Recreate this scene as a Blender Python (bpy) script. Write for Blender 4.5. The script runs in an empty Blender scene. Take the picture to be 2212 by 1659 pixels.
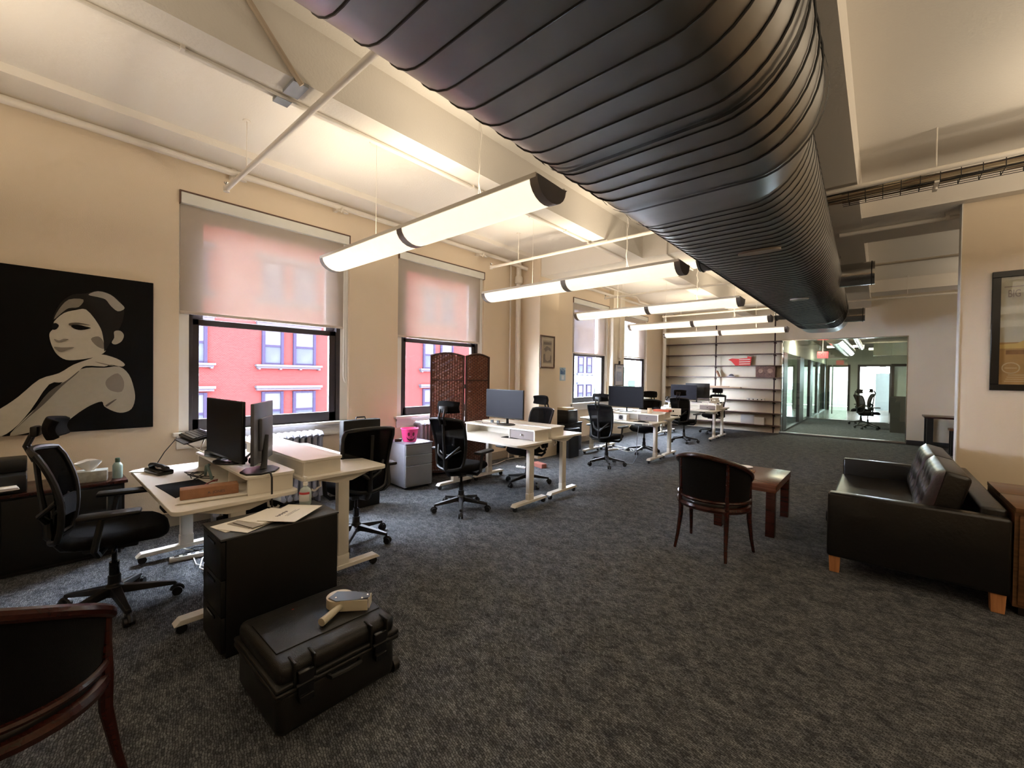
import bpy, bmesh, math, random
from mathutils import Vector, Matrix
random.seed(7)
PI = math.pi
R = math.radians
SC = bpy.context.scene
COL = SC.collection

# ------------------------------------------------------------------ camera
def camera():
    yaw, pitch, roll = R(40.742), R(.7698), R(.7954)
    f = Vector((-math.sin(yaw)*math.cos(pitch), math.cos(yaw)*math.cos(pitch), -math.sin(pitch)))
    r0 = Vector((math.cos(yaw), math.sin(yaw), 0)); d0 = f.cross(r0)
    r = math.cos(roll)*r0 - math.sin(roll)*d0
    d = math.sin(roll)*r0 + math.cos(roll)*d0
    m = Matrix((( r.x, -d.x, -f.x, 0), (r.y, -d.y, -f.y, 0), (r.z, -d.z, -f.z, 1.5), (0, 0, 0, 1)))
    cd = bpy.data.cameras.new('camera'); cd.sensor_width = 36; cd.lens = 906.2/2212*36
    cd.shift_x = -13/2212; cd.shift_y = -6.5/2212; cd.clip_start = .05; cd.clip_end = 400
    c = bpy.data.objects.new('camera', cd); c.matrix_world = m; COL.objects.link(c); SC.camera = c
camera()

# ------------------------------------------------------------------ world, exposure
W = bpy.data.worlds.new('world'); SC.world = W; W.use_nodes = True
bg = W.node_tree.nodes['Background']; bg.inputs[0].default_value = (.76, .85, 1.0, 1); bg.inputs[1].default_value = 20.0
SC.view_settings.view_transform = 'Standard'; SC.view_settings.look = 'None'
SC.view_settings.gamma = 1; SC.view_settings.use_curve_mapping = False
SC.view_settings.exposure = 2.33
SC.cycles.use_denoising = True
SC.cycles.max_bounces = 8; SC.cycles.diffuse_bounces = 5; SC.cycles.transparent_max_bounces = 16
SC.cycles.caustics_reflective = False; SC.cycles.caustics_refractive = False
SC.cycles.sample_clamp_indirect = 6

UPLIGHT = 4.0
LENS = .245

# ------------------------------------------------------------------ materials
MATS = {}
def mat(name, col, rough=.6, metal=0, noise=.06, scale=8, bump=0, bscale=60, spec=.5, emit=None, estr=0, coat=0, stretch=None):
    if name in MATS: return MATS[name]
    m = bpy.data.materials.new(name); m.use_nodes = True; nt = m.node_tree; n = nt.nodes; l = nt.links
    p = n['Principled BSDF']; p.inputs['Roughness'].default_value = rough; p.inputs['Metallic'].default_value = metal
    p.inputs['Specular IOR Level'].default_value = spec; p.inputs['Coat Weight'].default_value = coat
    tc = n.new('ShaderNodeTexCoord'); mp = n.new('ShaderNodeMapping'); l.new(tc.outputs['Object'], mp.inputs[0])
    if stretch: mp.inputs['Scale'].default_value = stretch
    nz = n.new('ShaderNodeTexNoise'); nz.inputs['Scale'].default_value = scale; nz.inputs['Detail'].default_value = 4
    l.new(mp.outputs[0], nz.inputs['Vector'])
    mx = n.new('ShaderNodeMix'); mx.data_type = 'RGBA'
    c1 = [max(0, c*(1-noise*1.5)) for c in col]; c2 = [min(1, c*(1+noise*1.5)) for c in col]
    mx.inputs[6].default_value = (*c1, 1); mx.inputs[7].default_value = (*c2, 1)
    l.new(nz.outputs['Fac'], mx.inputs[0]); l.new(mx.outputs[2], p.inputs['Base Color'])
    if bump:
        nb = n.new('ShaderNodeTexNoise'); nb.inputs['Scale'].default_value = bscale; l.new(mp.outputs[0], nb.inputs['Vector'])
        b = n.new('ShaderNodeBump'); b.inputs['Strength'].default_value = bump; b.inputs['Distance'].default_value = .01
        l.new(nb.outputs['Fac'], b.inputs['Height']); l.new(b.outputs[0], p.inputs['Normal'])
    if emit:
        p.inputs['Emission Color'].default_value = (*emit, 1); p.inputs['Emission Strength'].default_value = estr
    MATS[name] = m; return m

def wood(name, c1, c2, rough=.35, scale=3, axis=(1, 14, 14)):
    if name in MATS: return MATS[name]
    m = bpy.data.materials.new(name); m.use_nodes = True; nt = m.node_tree; n = nt.nodes; l = nt.links
    p = n['Principled BSDF']; p.inputs['Roughness'].default_value = rough
    tc = n.new('ShaderNodeTexCoord'); mp = n.new('ShaderNodeMapping'); mp.inputs['Scale'].default_value = axis
    l.new(tc.outputs['Object'], mp.inputs[0])
    nz = n.new('ShaderNodeTexNoise'); nz.inputs['Scale'].default_value = scale; nz.inputs['Detail'].default_value = 6; nz.inputs['Distortion'].default_value = .6
    l.new(mp.outputs[0], nz.inputs['Vector'])
    cr = n.new('ShaderNodeValToRGB'); cr.color_ramp.elements[0].position = .35; cr.color_ramp.elements[1].position = .68
    cr.color_ramp.elements[0].color = (*c1, 1); cr.color_ramp.elements[1].color = (*c2, 1)
    l.new(nz.outputs['Fac'], cr.inputs[0]); l.new(cr.outputs[0], p.inputs['Base Color'])
    MATS[name] = m; return m

def glass_mat(name, tint=(1, 1, 1), refl=.08, rough=0.0):
    if name in MATS: return MATS[name]
    m = bpy.data.materials.new(name); m.use_nodes = True; nt = m.node_tree; n = nt.nodes; l = nt.links
    n.remove(n['Principled BSDF']); out = n['Material Output']
    t = n.new('ShaderNodeBsdfTransparent'); t.inputs[0].default_value = (*tint, 1)
    g = n.new('ShaderNodeBsdfGlossy'); g.inputs['Roughness'].default_value = rough
    fr = n.new('ShaderNodeLayerWeight'); pw = n.new('ShaderNodeMath'); pw.operation = 'POWER'; pw.inputs[1].default_value = 5
    l.new(fr.outputs['Facing'], pw.inputs[0])
    mu = n.new('ShaderNodeMath'); mu.operation = 'MULTIPLY_ADD'; mu.inputs[1].default_value = .85; mu.inputs[2].default_value = refl*.35; mu.use_clamp = True
    l.new(pw.outputs[0], mu.inputs[0])
    mx = n.new('ShaderNodeMixShader'); l.new(mu.outputs[0], mx.inputs[0]); l.new(t.outputs[0], mx.inputs[1]); l.new(g.outputs[0], mx.inputs[2])
    l.new(mx.outputs[0], out.inputs[0]); MATS[name] = m; return m

def sheer_mat(name, col, trans, dif_w=.35, tcol=None):
    """thin woven cloth: part see-through, part diffuse, part translucent"""
    if name in MATS: return MATS[name]
    m = bpy.data.materials.new(name); m.use_nodes = True; nt = m.node_tree; n = nt.nodes; l = nt.links
    n.remove(n['Principled BSDF']); out = n['Material Output']
    tc = n.new('ShaderNodeTexCoord'); nz = n.new('ShaderNodeTexNoise'); nz.inputs['Scale'].default_value = 5
    l.new(tc.outputs['Object'], nz.inputs['Vector'])
    mc = n.new('ShaderNodeMix'); mc.data_type = 'RGBA'; mc.inputs[6].default_value = (*[c*.95 for c in col], 1); mc.inputs[7].default_value = (*[min(1, c*1.05) for c in col], 1)
    l.new(nz.outputs['Fac'], mc.inputs[0])
    t = n.new('ShaderNodeBsdfTransparent'); d = n.new('ShaderNodeBsdfDiffuse'); tr = n.new('ShaderNodeBsdfTranslucent')
    l.new(mc.outputs[2], d.inputs[0]); l.new(mc.outputs[2], tr.inputs[0]) if tcol is None else None
    if tcol: tr.inputs[0].default_value = (*tcol, 1)
    a = n.new('ShaderNodeMixShader'); a.inputs[0].default_value = dif_w; l.new(tr.outputs[0], a.inputs[1]); l.new(d.outputs[0], a.inputs[2])
    b = n.new('ShaderNodeMixShader'); b.inputs[0].default_value = trans; l.new(a.outputs[0], b.inputs[1]); l.new(t.outputs[0], b.inputs[2])
    l.new(b.outputs[0], out.inputs[0]); MATS[name] = m; return m

def carpet_mat():
    m = bpy.data.materials.new('carpet'); m.use_nodes = True; nt = m.node_tree; n = nt.nodes; l = nt.links
    p = n['Principled BSDF']; p.inputs['Roughness'].default_value = .95; p.inputs['Specular IOR Level'].default_value = .15
    tc = n.new('ShaderNodeTexCoord')
    def noise(sc, det, rough, st=None):
        z = n.new('ShaderNodeTexNoise'); z.inputs['Scale'].default_value = sc; z.inputs['Detail'].default_value = det; z.inputs['Roughness'].default_value = rough
        if st:
            mp = n.new('ShaderNodeMapping'); mp.inputs['Scale'].default_value = st; l.new(tc.outputs['Object'], mp.inputs[0]); l.new(mp.outputs[0], z.inputs['Vector'])
        else: l.new(tc.outputs['Object'], z.inputs['Vector'])
        return z
    a = noise(11, 3, .65, (.85, 1, 1)); b = noise(110, 2, .6)
    w = n.new('ShaderNodeTexBrick'); w.inputs['Scale'].default_value = 26; w.inputs['Mortar Size'].default_value = .045; w.inputs['Mortar Smooth'].default_value = 1; w.inputs['Bias'].default_value = -.1
    w.inputs['Color1'].default_value = (1, 1, 1, 1); w.inputs['Color2'].default_value = (.35, .35, .35, 1); w.inputs['Mortar'].default_value = (.12, .12, .12, 1)
    mw = n.new('ShaderNodeMapping'); mw.inputs['Rotation'].default_value = (0, 0, .22); l.new(tc.outputs['Object'], mw.inputs[0])
    dz = n.new('ShaderNodeTexNoise'); dz.inputs['Scale'].default_value = 30; l.new(tc.outputs['Object'], dz.inputs['Vector'])
    ad = n.new('ShaderNodeVectorMath'); ad.operation = 'MULTIPLY_ADD'; ad.inputs[1].default_value = (.02, .02, 0); l.new(dz.outputs['Color'], ad.inputs[0]); l.new(mw.outputs[0], ad.inputs[2]); l.new(ad.outputs[0], w.inputs['Vector'])
    r = n.new('ShaderNodeValToRGB'); r.color_ramp.elements[0].position = .33; r.color_ramp.elements[1].position = .66
    r.color_ramp.elements[0].color = (.044, .047, .053, 1); r.color_ramp.elements[1].color = (.096, .099, .102, 1)
    l.new(a.outputs['Fac'], r.inputs[0])
    mu = n.new('ShaderNodeMath'); mu.operation = 'MULTIPLY'; l.new(b.outputs['Fac'], mu.inputs[0]); l.new(w.outputs['Color'], mu.inputs[1])
    mr = n.new('ShaderNodeMapRange'); mr.inputs['From Min'].default_value = .1; mr.inputs['From Max'].default_value = .55; mr.inputs['To Min'].default_value = .35; mr.inputs['To Max'].default_value = 2.3
    l.new(mu.outputs[0], mr.inputs[0])
    mx = n.new('ShaderNodeMix'); mx.data_type = 'RGBA'; mx.blend_type = 'MULTIPLY'; mx.inputs[0].default_value = 1
    l.new(r.outputs[0], mx.inputs[6]); l.new(mr.outputs[0], mx.inputs[7]); l.new(mx.outputs[2], p.inputs['Base Color'])
    bp = n.new('ShaderNodeBump'); bp.inputs['Strength'].default_value = .7; bp.inputs['Distance'].default_value = .006
    l.new(mu.outputs[0], bp.inputs['Height']); l.new(bp.outputs[0], p.inputs['Normal'])
    return m

def brick_mat():
    m = bpy.data.materials.new('red_brick'); m.use_nodes = True; nt = m.node_tree; n = nt.nodes; l = nt.links
    p = n['Principled BSDF']; p.inputs['Roughness'].default_value = .9; p.inputs['Specular IOR Level'].default_value = 0
    tc = n.new('ShaderNodeTexCoord'); mp = n.new('ShaderNodeMapping'); mp.inputs['Rotation'].default_value = (R(90), 0, R(90))
    l.new(tc.outputs['Object'], mp.inputs[0])
    sx = n.new('ShaderNodeSeparateXYZ'); cb = n.new('ShaderNodeCombineXYZ'); l.new(tc.outputs['Object'], sx.inputs[0])
    l.new(sx.outputs['Y'], cb.inputs['X']); l.new(sx.outputs['Z'], cb.inputs['Y'])
    b = n.new('ShaderNodeTexBrick'); b.inputs['Scale'].default_value = 4.6; b.inputs['Mortar Size'].default_value = .03
    b.inputs['Color1'].default_value = (.040, .0066, .0064, 1); b.inputs['Color2'].default_value = (.031, .0052, .0052, 1); b.inputs['Mortar'].default_value = (.036, .011, .010, 1)
    l.new(cb.outputs[0], b.inputs['Vector']); l.new(b.outputs['Color'], p.inputs['Base Color'])
    return m

M_WALL = mat('cream_wall_paint', (.83, .70, .535), .85, noise=.025, scale=1.2, bump=.15, bscale=140)
M_WALLG = mat('pale_wall_paint', (.84, .76, .62), .85, noise=.02, scale=1.2, bump=.15, bscale=140)
M_CEIL = mat('ceiling_white', (.86, .81, .74), .9, noise=.02, scale=.9, bump=.2, bscale=60)
M_TRIM = mat('trim_white', (.85, .83, .78), .5, noise=.02)
M_BASE = mat('baseboard_tan', (.30, .25, .19), .7)
M_BASEK = mat('baseboard_black', (.02, .02, .022), .6)
M_PIPE = mat('white_pipe_paint', (.82, .76, .68), .5, noise=.03)
M_FRAME = mat('window_frame_black', (.035, .028, .032), .4, noise=.1)
M_GLASS = glass_mat('window_glass')
M_BLK = mat('black_plastic', (.005, .005, .0055), .45, noise=.1)
M_BLK2 = mat('black_gloss', (.004, .004, .005), .22, noise=.1)
M_FAB = mat('black_fabric', (.0045, .004, .004), .9, noise=.2, scale=60, bump=.4, bscale=400, spec=.15)
M_MESH = sheer_mat('black_chair_mesh', (.005, .005, .0055), .12, .8)
M_WHITE = mat('white_laminate', (.82, .77, .68), .38, noise=.015)
M_WMET = mat('white_metal', (.80, .75, .66), .35, noise=.02)
M_GREY = mat('grey_drawer_front', (.20, .16, .15), .5)
M_STEEL = mat('galvanised_steel', (.40, .405, .41), .42, metal=1, noise=.12, scale=5, bump=.03, bscale=7)
M_STEEL2 = mat('bright_steel', (.55, .54, .52), .22, metal=1, noise=.08)
M_SEAM = mat('dark_seam', (.035, .035, .035), .5, metal=.5)
M_CHROME = mat('chrome', (.7, .7, .7), .15, metal=1)
M_CASE = mat('hard_case_plastic', (.008, .0075, .0065), .38, noise=.15, bump=.2, bscale=300, spec=.38)
M_PED = mat('black_pedestal_steel', (.006, .0055, .005), .5, noise=.1, spec=.3)
M_MAHOG = wood('mahogany', (.028, .0065, .0042), (.042, .0095, .0055), .26)
M_TABLE = wood('table_wood', (.10, .034, .019), (.16, .062, .036), .26)
M_SIDE = wood('sideboard_wood', (.10, .045, .016), (.21, .10, .04), .35)
M_SHELF = wood('shelf_wood', (.055, .022, .018), (.10, .045, .035), .4)
M_LEGW = wood('sofa_leg_wood', (.42, .17, .06), (.62, .28, .11), .4, axis=(14, 14, 1))
M_LEATHER = mat('black_leather', (.006, .005, .0045), .30, noise=.2, scale=14, bump=.15, bscale=50)
M_PAPER = mat('paper_white', (.86, .82, .74), .7, noise=.01)
M_INK = mat('ink_dark', (.10, .08, .09), .7)
M_SCREEN = mat('dark_screen', (.006, .005, .010), .5, noise=.1, spec=.12)

# ------------------------------------------------------------------ mesh helpers
class MB:
    def __init__(s, M=None): s.bm = bmesh.new(); s.M = M or Matrix.Identity(4)
    def _add(s, vs, fs, mi=0, M=None):
        T = s.M @ M if M is not None else s.M
        v = [s.bm.verts.new(T @ Vector(p)) for p in vs]
        for f in fs:
            try:
                q = s.bm.faces.new([v[i] for i in f]); q.material_index = mi
            except ValueError: pass
        return s
    def box(s, x0, x1, y0, y1, z0, z1, mi=0, M=None):
        vs = [(x0,y0,z0),(x1,y0,z0),(x1,y1,z0),(x0,y1,z0),(x0,y0,z1),(x1,y0,z1),(x1,y1,z1),(x0,y1,z1)]
        return s._add(vs, [(3,2,1,0),(4,5,6,7),(0,1,5,4),(1,2,6,5),(2,3,7,6),(3,0,4,7)], mi, M)
    def cbox(s, c, d, mi=0, M=None):
        return s.box(c[0]-d[0]/2, c[0]+d[0]/2, c[1]-d[1]/2, c[1]+d[1]/2, c[2]-d[2]/2, c[2]+d[2]/2, mi, M)
    def rbox(s, x0, x1, y0, y1, z0, z1, r=.01, seg=2, mi=0, M=None):
        t = bmesh.new(); bmesh.ops.create_cube(t, size=1)
        for v in t.verts: v.co = Vector(((x0+x1)/2+v.co.x*(x1-x0), (y0+y1)/2+v.co.y*(y1-y0), (z0+z1)/2+v.co.z*(z1-z0)))
        bmesh.ops.bevel(t, geom=t.edges[:], offset=r, segments=seg, profile=.5, affect='EDGES')
        t.verts.index_update()
        s._add([v.co[:] for v in t.verts], [[v.index for v in f.verts] for f in t.faces], mi, M); t.free(); return s
    def cyl(s, p0, p1, r, seg=12, r2=None, mi=0, cap=True):
        return s.tube([p0, p1], [r, r if r2 is None else r2], seg, mi, cap)
    def tube(s, pts, r, seg=8, mi=0, cap=True, closed=False, flat=1.0):
        pts = [Vector(p) for p in pts]; k = len(pts); rr = r if isinstance(r, (list, tuple)) else [r]*k
        vs = []; up = None
        for i, p in enumerate(pts):
            if closed: d = pts[(i+1) % k]-pts[i-1]
            else: d = pts[min(i+1, k-1)]-pts[max(i-1, 0)]
            d.normalize()
            if up is None: up = Vector((0, 0, 1)) if abs(d.z) < .9 else Vector((1, 0, 0))
            a = d.cross(up)
            if a.length < 1e-4: up = Vector((1, 0, 0)) if abs(d.x) < .9 else Vector((0, 1, 0)); a = d.cross(up)
            a.normalize(); b = a.cross(d); up = b
            for j in range(seg):
                t = 2*PI*j/seg; vs.append((p+rr[i]*(math.cos(t)*a+flat*math.sin(t)*b))[:])
        fs = []
        for i in range(k if closed else k-1):
            i2 = (i+1) % k
            for j in range(seg):
                j2 = (j+1) % seg; fs.append((i*seg+j, i*seg+j2, i2*seg+j2, i2*seg+j))
        if cap and not closed: fs.append(tuple(range(seg))[::-1]); fs.append(tuple((k-1)*seg+j for j in range(seg)))
        return s._add(vs, fs, mi)
    def lathe(s, prof, c=(0, 0, 0), seg=20, mi=0, M=None):
        vs = []; fs = []
        for (r, z) in prof:
            for j in range(seg):
                t = 2*PI*j/seg; vs.append((c[0]+r*math.cos(t), c[1]+r*math.sin(t), c[2]+z))
        for i in range(len(prof)-1):
            for j in range(seg):
                j2 = (j+1) % seg; fs.append((i*seg+j, i*seg+j2, (i+1)*seg+j2, (i+1)*seg+j))
        if prof[0][0] > 1e-5: fs.append(tuple(range(seg))[::-1])
        if prof[-1][0] > 1e-5: fs.append(tuple((len(prof)-1)*seg+j for j in range(seg)))
        return s._add(vs, fs, mi, M)
    def prism(s, poly, a, b, ax='z', mi=0, M=None):
        """polygon extruded along an axis; poly gives the two other coordinates in xyz order"""
        def P(u, v, w): return (u, v, w) if ax == 'z' else (w, u, v) if ax == 'x' else (u, w, v)
        n = len(poly); vs = [P(u, v, a) for u, v in poly]+[P(u, v, b) for u, v in poly]
        fs = [tuple(range(n))[::-1], tuple(range(n, 2*n))]+[(i, (i+1) % n, n+(i+1) % n, n+i) for i in range(n)]
        return s._add(vs, fs, mi, M)
    def surf(s, fn, nu, nv, th=0, mi=0):
        """grid surface fn(u,v)->point, optional thickness along its normal"""
        P = [[Vector(fn(i/nu, j/nv)) for j in range(nv+1)] for i in range(nu+1)]
        N = [[None]*(nv+1) for _ in range(nu+1)]
        for i in range(nu+1):
            for j in range(nv+1):
                a = P[min(i+1, nu)][j]-P[max(i-1, 0)][j]; b = P[i][min(j+1, nv)]-P[i][max(j-1, 0)]
                q = a.cross(b); N[i][j] = q.normalized() if q.length > 1e-9 else Vector((0, 0, 1))
        vs = [P[i][j][:] for i in range(nu+1) for j in range(nv+1)]; w = nv+1; K = len(vs)
        fs = [(i*w+j, (i+1)*w+j, (i+1)*w+j+1, i*w+j+1) for i in range(nu) for j in range(nv)]
        if th:
            vs += [(P[i][j]-N[i][j]*th)[:] for i in range(nu+1) for j in range(nv+1)]
            fs += [(K+i*w+j, K+i*w+j+1, K+(i+1)*w+j+1, K+(i+1)*w+j) for i in range(nu) for j in range(nv)]
            ring = [i*w for i in range(nu+1)]+[nu*w+j for j in range(1, nv+1)]+[i*w+nv for i in range(nu-1, -1, -1)]+[j for j in range(nv-1, 0, -1)]
            for q in range(len(ring)): a = ring[q]; b = ring[(q+1) % len(ring)]; fs.append((b, a, K+a, K+b))
        return s._add(vs, fs, mi)
    def mesh(s, name, smooth=True, ang=35):
        bmesh.ops.recalc_face_normals(s.bm, faces=s.bm.faces[:])
        me = bpy.data.meshes.new(name); s.bm.to_mesh(me); s.bm.free()
        if smooth: me.shade_smooth(); me.set_sharp_from_angle(angle=R(ang))
        return me

def obj(name, b, m, parent=None, bev=0, smooth=True, ang=35, label=None, seg=2, stuff=False):
    me = b if isinstance(b, bpy.types.Mesh) else b.mesh(name, smooth, ang)
    if not me.materials:
        for q in (m if isinstance(m, (list, tuple)) else [m]): me.materials.append(q)
    o = bpy.data.objects.new(name, me); COL.objects.link(o)
    if parent: o.parent = parent
    if bev:
        md = o.modifiers.new('b', 'BEVEL'); md.width = bev; md.segments = seg; md.limit_method = 'ANGLE'; md.angle_limit = R(40)
    if label: o['label'] = label
    if stuff: o['kind'] = 'stuff'
    return o
def tag(o, label, cat, group=None):
    o['label'] = label; o['category'] = cat
    if group: o['group'] = group
    return o
def thing(name, label, cat, loc=(0, 0, 0), rz=0, group=None):
    o = bpy.data.objects.new(name, None); COL.objects.link(o); o.empty_display_size = .1
    o.location = loc; o.rotation_euler = (0, 0, rz); return tag(o, label, cat, group)
def struct(name, b, m, parent=None, bev=0, smooth=False):
    o = obj(name, b, m, parent, bev, smooth)
    if not parent: o['kind'] = 'structure'
    return o
def kids(o): return [c for c in o.children]
def dup(root, loc=None, rz=None, label=None, group=None):
    def cp(o, par):
        c = o.copy(); COL.objects.link(c); c.parent = par
        for k in kids(o): cp(k, c)
        return c
    r = cp(root, None)
    if loc is not None: r.location = loc
    if rz is not None: r.rotation_euler = (0, 0, rz)
    if label: r['label'] = label
    if group: r['group'] = group
    return r
def rot(p, a): return (p[0]*math.cos(a)-p[1]*math.sin(a), p[0]*math.sin(a)+p[1]*math.cos(a))
def rrect(w, h, r, n=5):
    out = []
    for cx, cy, a0 in ((w/2-r, h/2-r, 0), (-w/2+r, h/2-r, 90), (-w/2+r, -h/2+r, 180), (w/2-r, -h/2+r, 270)):
        for k in range(n+1): a = R(a0+90*k/n); out.append((cx+r*math.cos(a), cy+r*math.sin(a)))
    return out
def text(name, s, size, loc, rotm, m, parent, ext=.0006):
    cu = bpy.data.curves.new(name, 'FONT'); cu.body = s; cu.size = size; cu.extrude = ext; cu.align_x = 'CENTER'; cu.align_y = 'CENTER'
    o = bpy.data.objects.new(name, cu); COL.objects.link(o)
    dg = bpy.context.evaluated_depsgraph_get(); me = bpy.data.meshes.new_from_object(o.evaluated_get(dg))
    bpy.data.objects.remove(o); me.name = name
    T = Matrix.Translation(loc) @ rotm; me.transform(T); me.materials.clear(); me.materials.append(m)
    o = bpy.data.objects.new(name, me); COL.objects.link(o)
    if parent: o.parent = parent
    return o

# ================================================================== STRUCTURE
XW, ZC, YB = -5.15, 3.65, 13.42
struct('floor', MB().box(-5.6, 6, -2.7, 19.8, -.1, 0), carpet_mat())
M_TILE = mat('grey_floor_tile', (.22, .20, .18), .25, noise=.25, scale=1.5)
b = MB()
for i in range(7):
    for j in range(5): b.box(-5+i*1.2, -5+i*1.2+1.194, 19.8+j*1.5, 19.8+j*1.5+1.494, -.1, 0)
b.box(-5, 3.4, 19.8, 30, -.12, -.005)
struct('floor_lobby', b, M_TILE)
struct('ceiling', MB().box(-5.6, 6, -2.7, 13.6, ZC, ZC+.15), M_CEIL)

OPEN = [(.935, 2.655), (3.37, 5.055), (7.80, 9.41), (10.08, 11.73)]
ZS, ZT = .90, 3.24
b = MB(); y = -2.7
for a, c in OPEN+[(YB+.15, None)]:
    b.box(XW-.35, XW, y, a, 0, ZC)
    if c is None: break
    b.box(XW-.35, XW, a, c, 0, ZS); b.box(XW-.35, XW, a, c, ZT, ZC); y = c
struct('wall_left', b, M_WALL)
struct('trim_1', MB().box(XW, XW+.44, -2.6, 5.97, 3.585, 3.65), M_CEIL)
struct('trim_2', MB().box(XW, -4.63, 5.95, 6.53, 0, 3.65), M_WALL)                       # square column
struct('trim_3', MB().box(XW, XW+.12, 9.44, 10.05, 0, 3.65), M_WALLG)                    # pier between far windows
struct('baseboard_left', MB().box(XW, XW+.018, -2.6, 5.95, 0, .13).box(XW, XW+.018, 6.53, 9.44, 0, .13).box(XW, XW+.018, 10.05, 13.42, 0, .13), M_BASE)
# beams
struct('trim_4', MB().box(-2.90, -2.72, -2.6, 13.42, 3.279, ZC).box(-3.04, -2.90, -2.6, 13.42, 3.30, ZC), M_CEIL)
struct('trim_5', MB().box(-.62, -.185, -2.6, 13.42, 3.277, ZC), M_CEIL)
struct('trim_6', MB().box(XW, 5.2, 5.97, 7.08, 3.28, ZC), M_CEIL)
struct('trim_7', MB().box(XW, 5.2, 11.9, 12.5, 3.40, ZC), M_CEIL)
struct('trim_8', MB().box(2.3, 2.75, -2.6, 6.0, 3.277, ZC), M_CEIL)
# back wall with the glazed opening, right partition, outer walls
GX0, GX1, GZ = -2.05, .50, 2.56
b = MB().box(-5.5, GX0, YB, YB+.15, 0, ZC).box(GX1, 6, YB, YB+.15, 0, ZC).box(GX0, GX1, YB, YB+.15, GZ, ZC)
struct('wall_back', b, M_WALLG)
struct('baseboard_back', MB().box(GX1, 5.2, YB-.015, YB, 0, .11).box(-5.15, -5.4+.3, YB-.015, YB, 0, .1), M_BASEK)
b = MB().box(.602, 5.2, 6.1, 6.24, 0, 3.28); struct('wall_right', b, M_WALL, bev=.004)
struct('trim_9', MB().box(.594, .602, 6.088, 6.248, 0, 3.28), M_TRIM)
struct('baseboard_right', MB().box(.62, 5.2, 6.085, 6.1, 0, .1), M_BASEK)
struct('wall_east', MB().box(5.2, 5.35, -2.7, 13.6, 0, ZC), M_WALL)
struct('wall_front', MB().box(-5.5, 5.35, -2.75, -2.6, 0, ZC), M_WALL)

# ---- windows
def window(n, y0, y1):
    """double hung black window with white casing, stool and apron"""
    w = bpy.data.objects.new('window_%d' % n, None); COL.objects.link(w); w['kind'] = 'structure'; w.location = (XW, y0, 0)
    L = y1-y0; xs0, xs1 = -.13, -.05
    obj('casing', MB().box(-.2, -.035, 0, .085, ZS, ZT).box(-.2, -.035, L-.10, L, ZS, ZT).box(-.2, -.04, .085, L-.10, ZT-.05, ZT), M_TRIM, w)
    obj('stool', MB().rbox(-.2, .06, -.05, L+.05, ZS-.035, ZS, .006), M_TRIM, w)
    obj('apron', MB().box(0, .02, -.02, L+.02, ZS-.15, ZS-.035).box(0, .032, -.02, L+.02, ZS-.07, ZS-.035).box(0, .028, -.02, L+.02, ZS-.16, ZS-.14), M_TRIM, w)
    a, c = .085, L-.10; mid = 2.02
    obj('frame', MB().box(xs0-.03, xs1+.015, a, a+.03, ZS, ZT-.05).box(xs0-.03, xs1+.015, c-.05, c, ZS, ZT-.05).box(xs0-.03, xs1+.01, a, c, ZT-.09, ZT-.05), M_FRAME, w)
    lo = obj('lower_sash', MB().box(xs0+.03, xs1, a+.03, a+.085, ZS, mid).box(xs0+.03, xs1, c-.13, c-.05, ZS, mid).box(xs0+.03, xs1, a+.03, c-.05, ZS, ZS+.115).box(xs0+.03, xs1, a+.03, c-.05, mid-.06, mid), M_FRAME, w, bev=.004)
    obj('pane', MB().box(xs0+.05, xs0+.056, a+.085, c-.13, ZS+.115, mid-.06), M_GLASS, lo)
    up = obj('upper_sash', MB().box(xs0-.03, xs0+.025, a+.03, a+.13, mid-.05, ZT-.09).box(xs0-.03, xs0+.025, c-.15, c-.05, mid-.05, ZT-.09).box(xs0-.03, xs0+.025, a+.13, c-.15, mid-.05, mid).box(xs0-.03, xs0+.025, a+.13, c-.15, ZT-.22, ZT-.09), M_FRAME, w, bev=.004)
    obj('pane', MB().box(xs0-.01, xs0-.004, a+.13, c-.15, mid, ZT-.22), M_GLASS, up)
    return w
for i, (a, c) in enumerate(OPEN): window(i+1, a, c)

# ---- glazed partition at the back
w = bpy.data.objects.new('window_5', None); COL.objects.link(w); w['kind'] = 'structure'; w.location = (0, YB, 0)
obj('sill', MB().rbox(GX0-.02, GX1+.03, -.01, .14, 0, .05, .004), mat('brushed_sill', (.35, .36, .40), .3, metal=.9), w)
obj('frame', MB().box(GX0, GX0+.03, .02, .13, .05, GZ).box(GX1-.02, GX1, .02, .13, .05, GZ).box(GX0+.03, GX1-.02, .02, .13, GZ-.02, GZ), M_CHROME, w)
M_GL5 = glass_mat('partition_glass', (.90, .95, .92), .12)
for x0, x1 in ((GX0+.03, -1.2), (-1.195, -.36), (-.355, GX1-.02)):
    obj('pane', MB().box(x0, x1, .07, .08, .05, GZ-.02), M_GL5, w)

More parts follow.
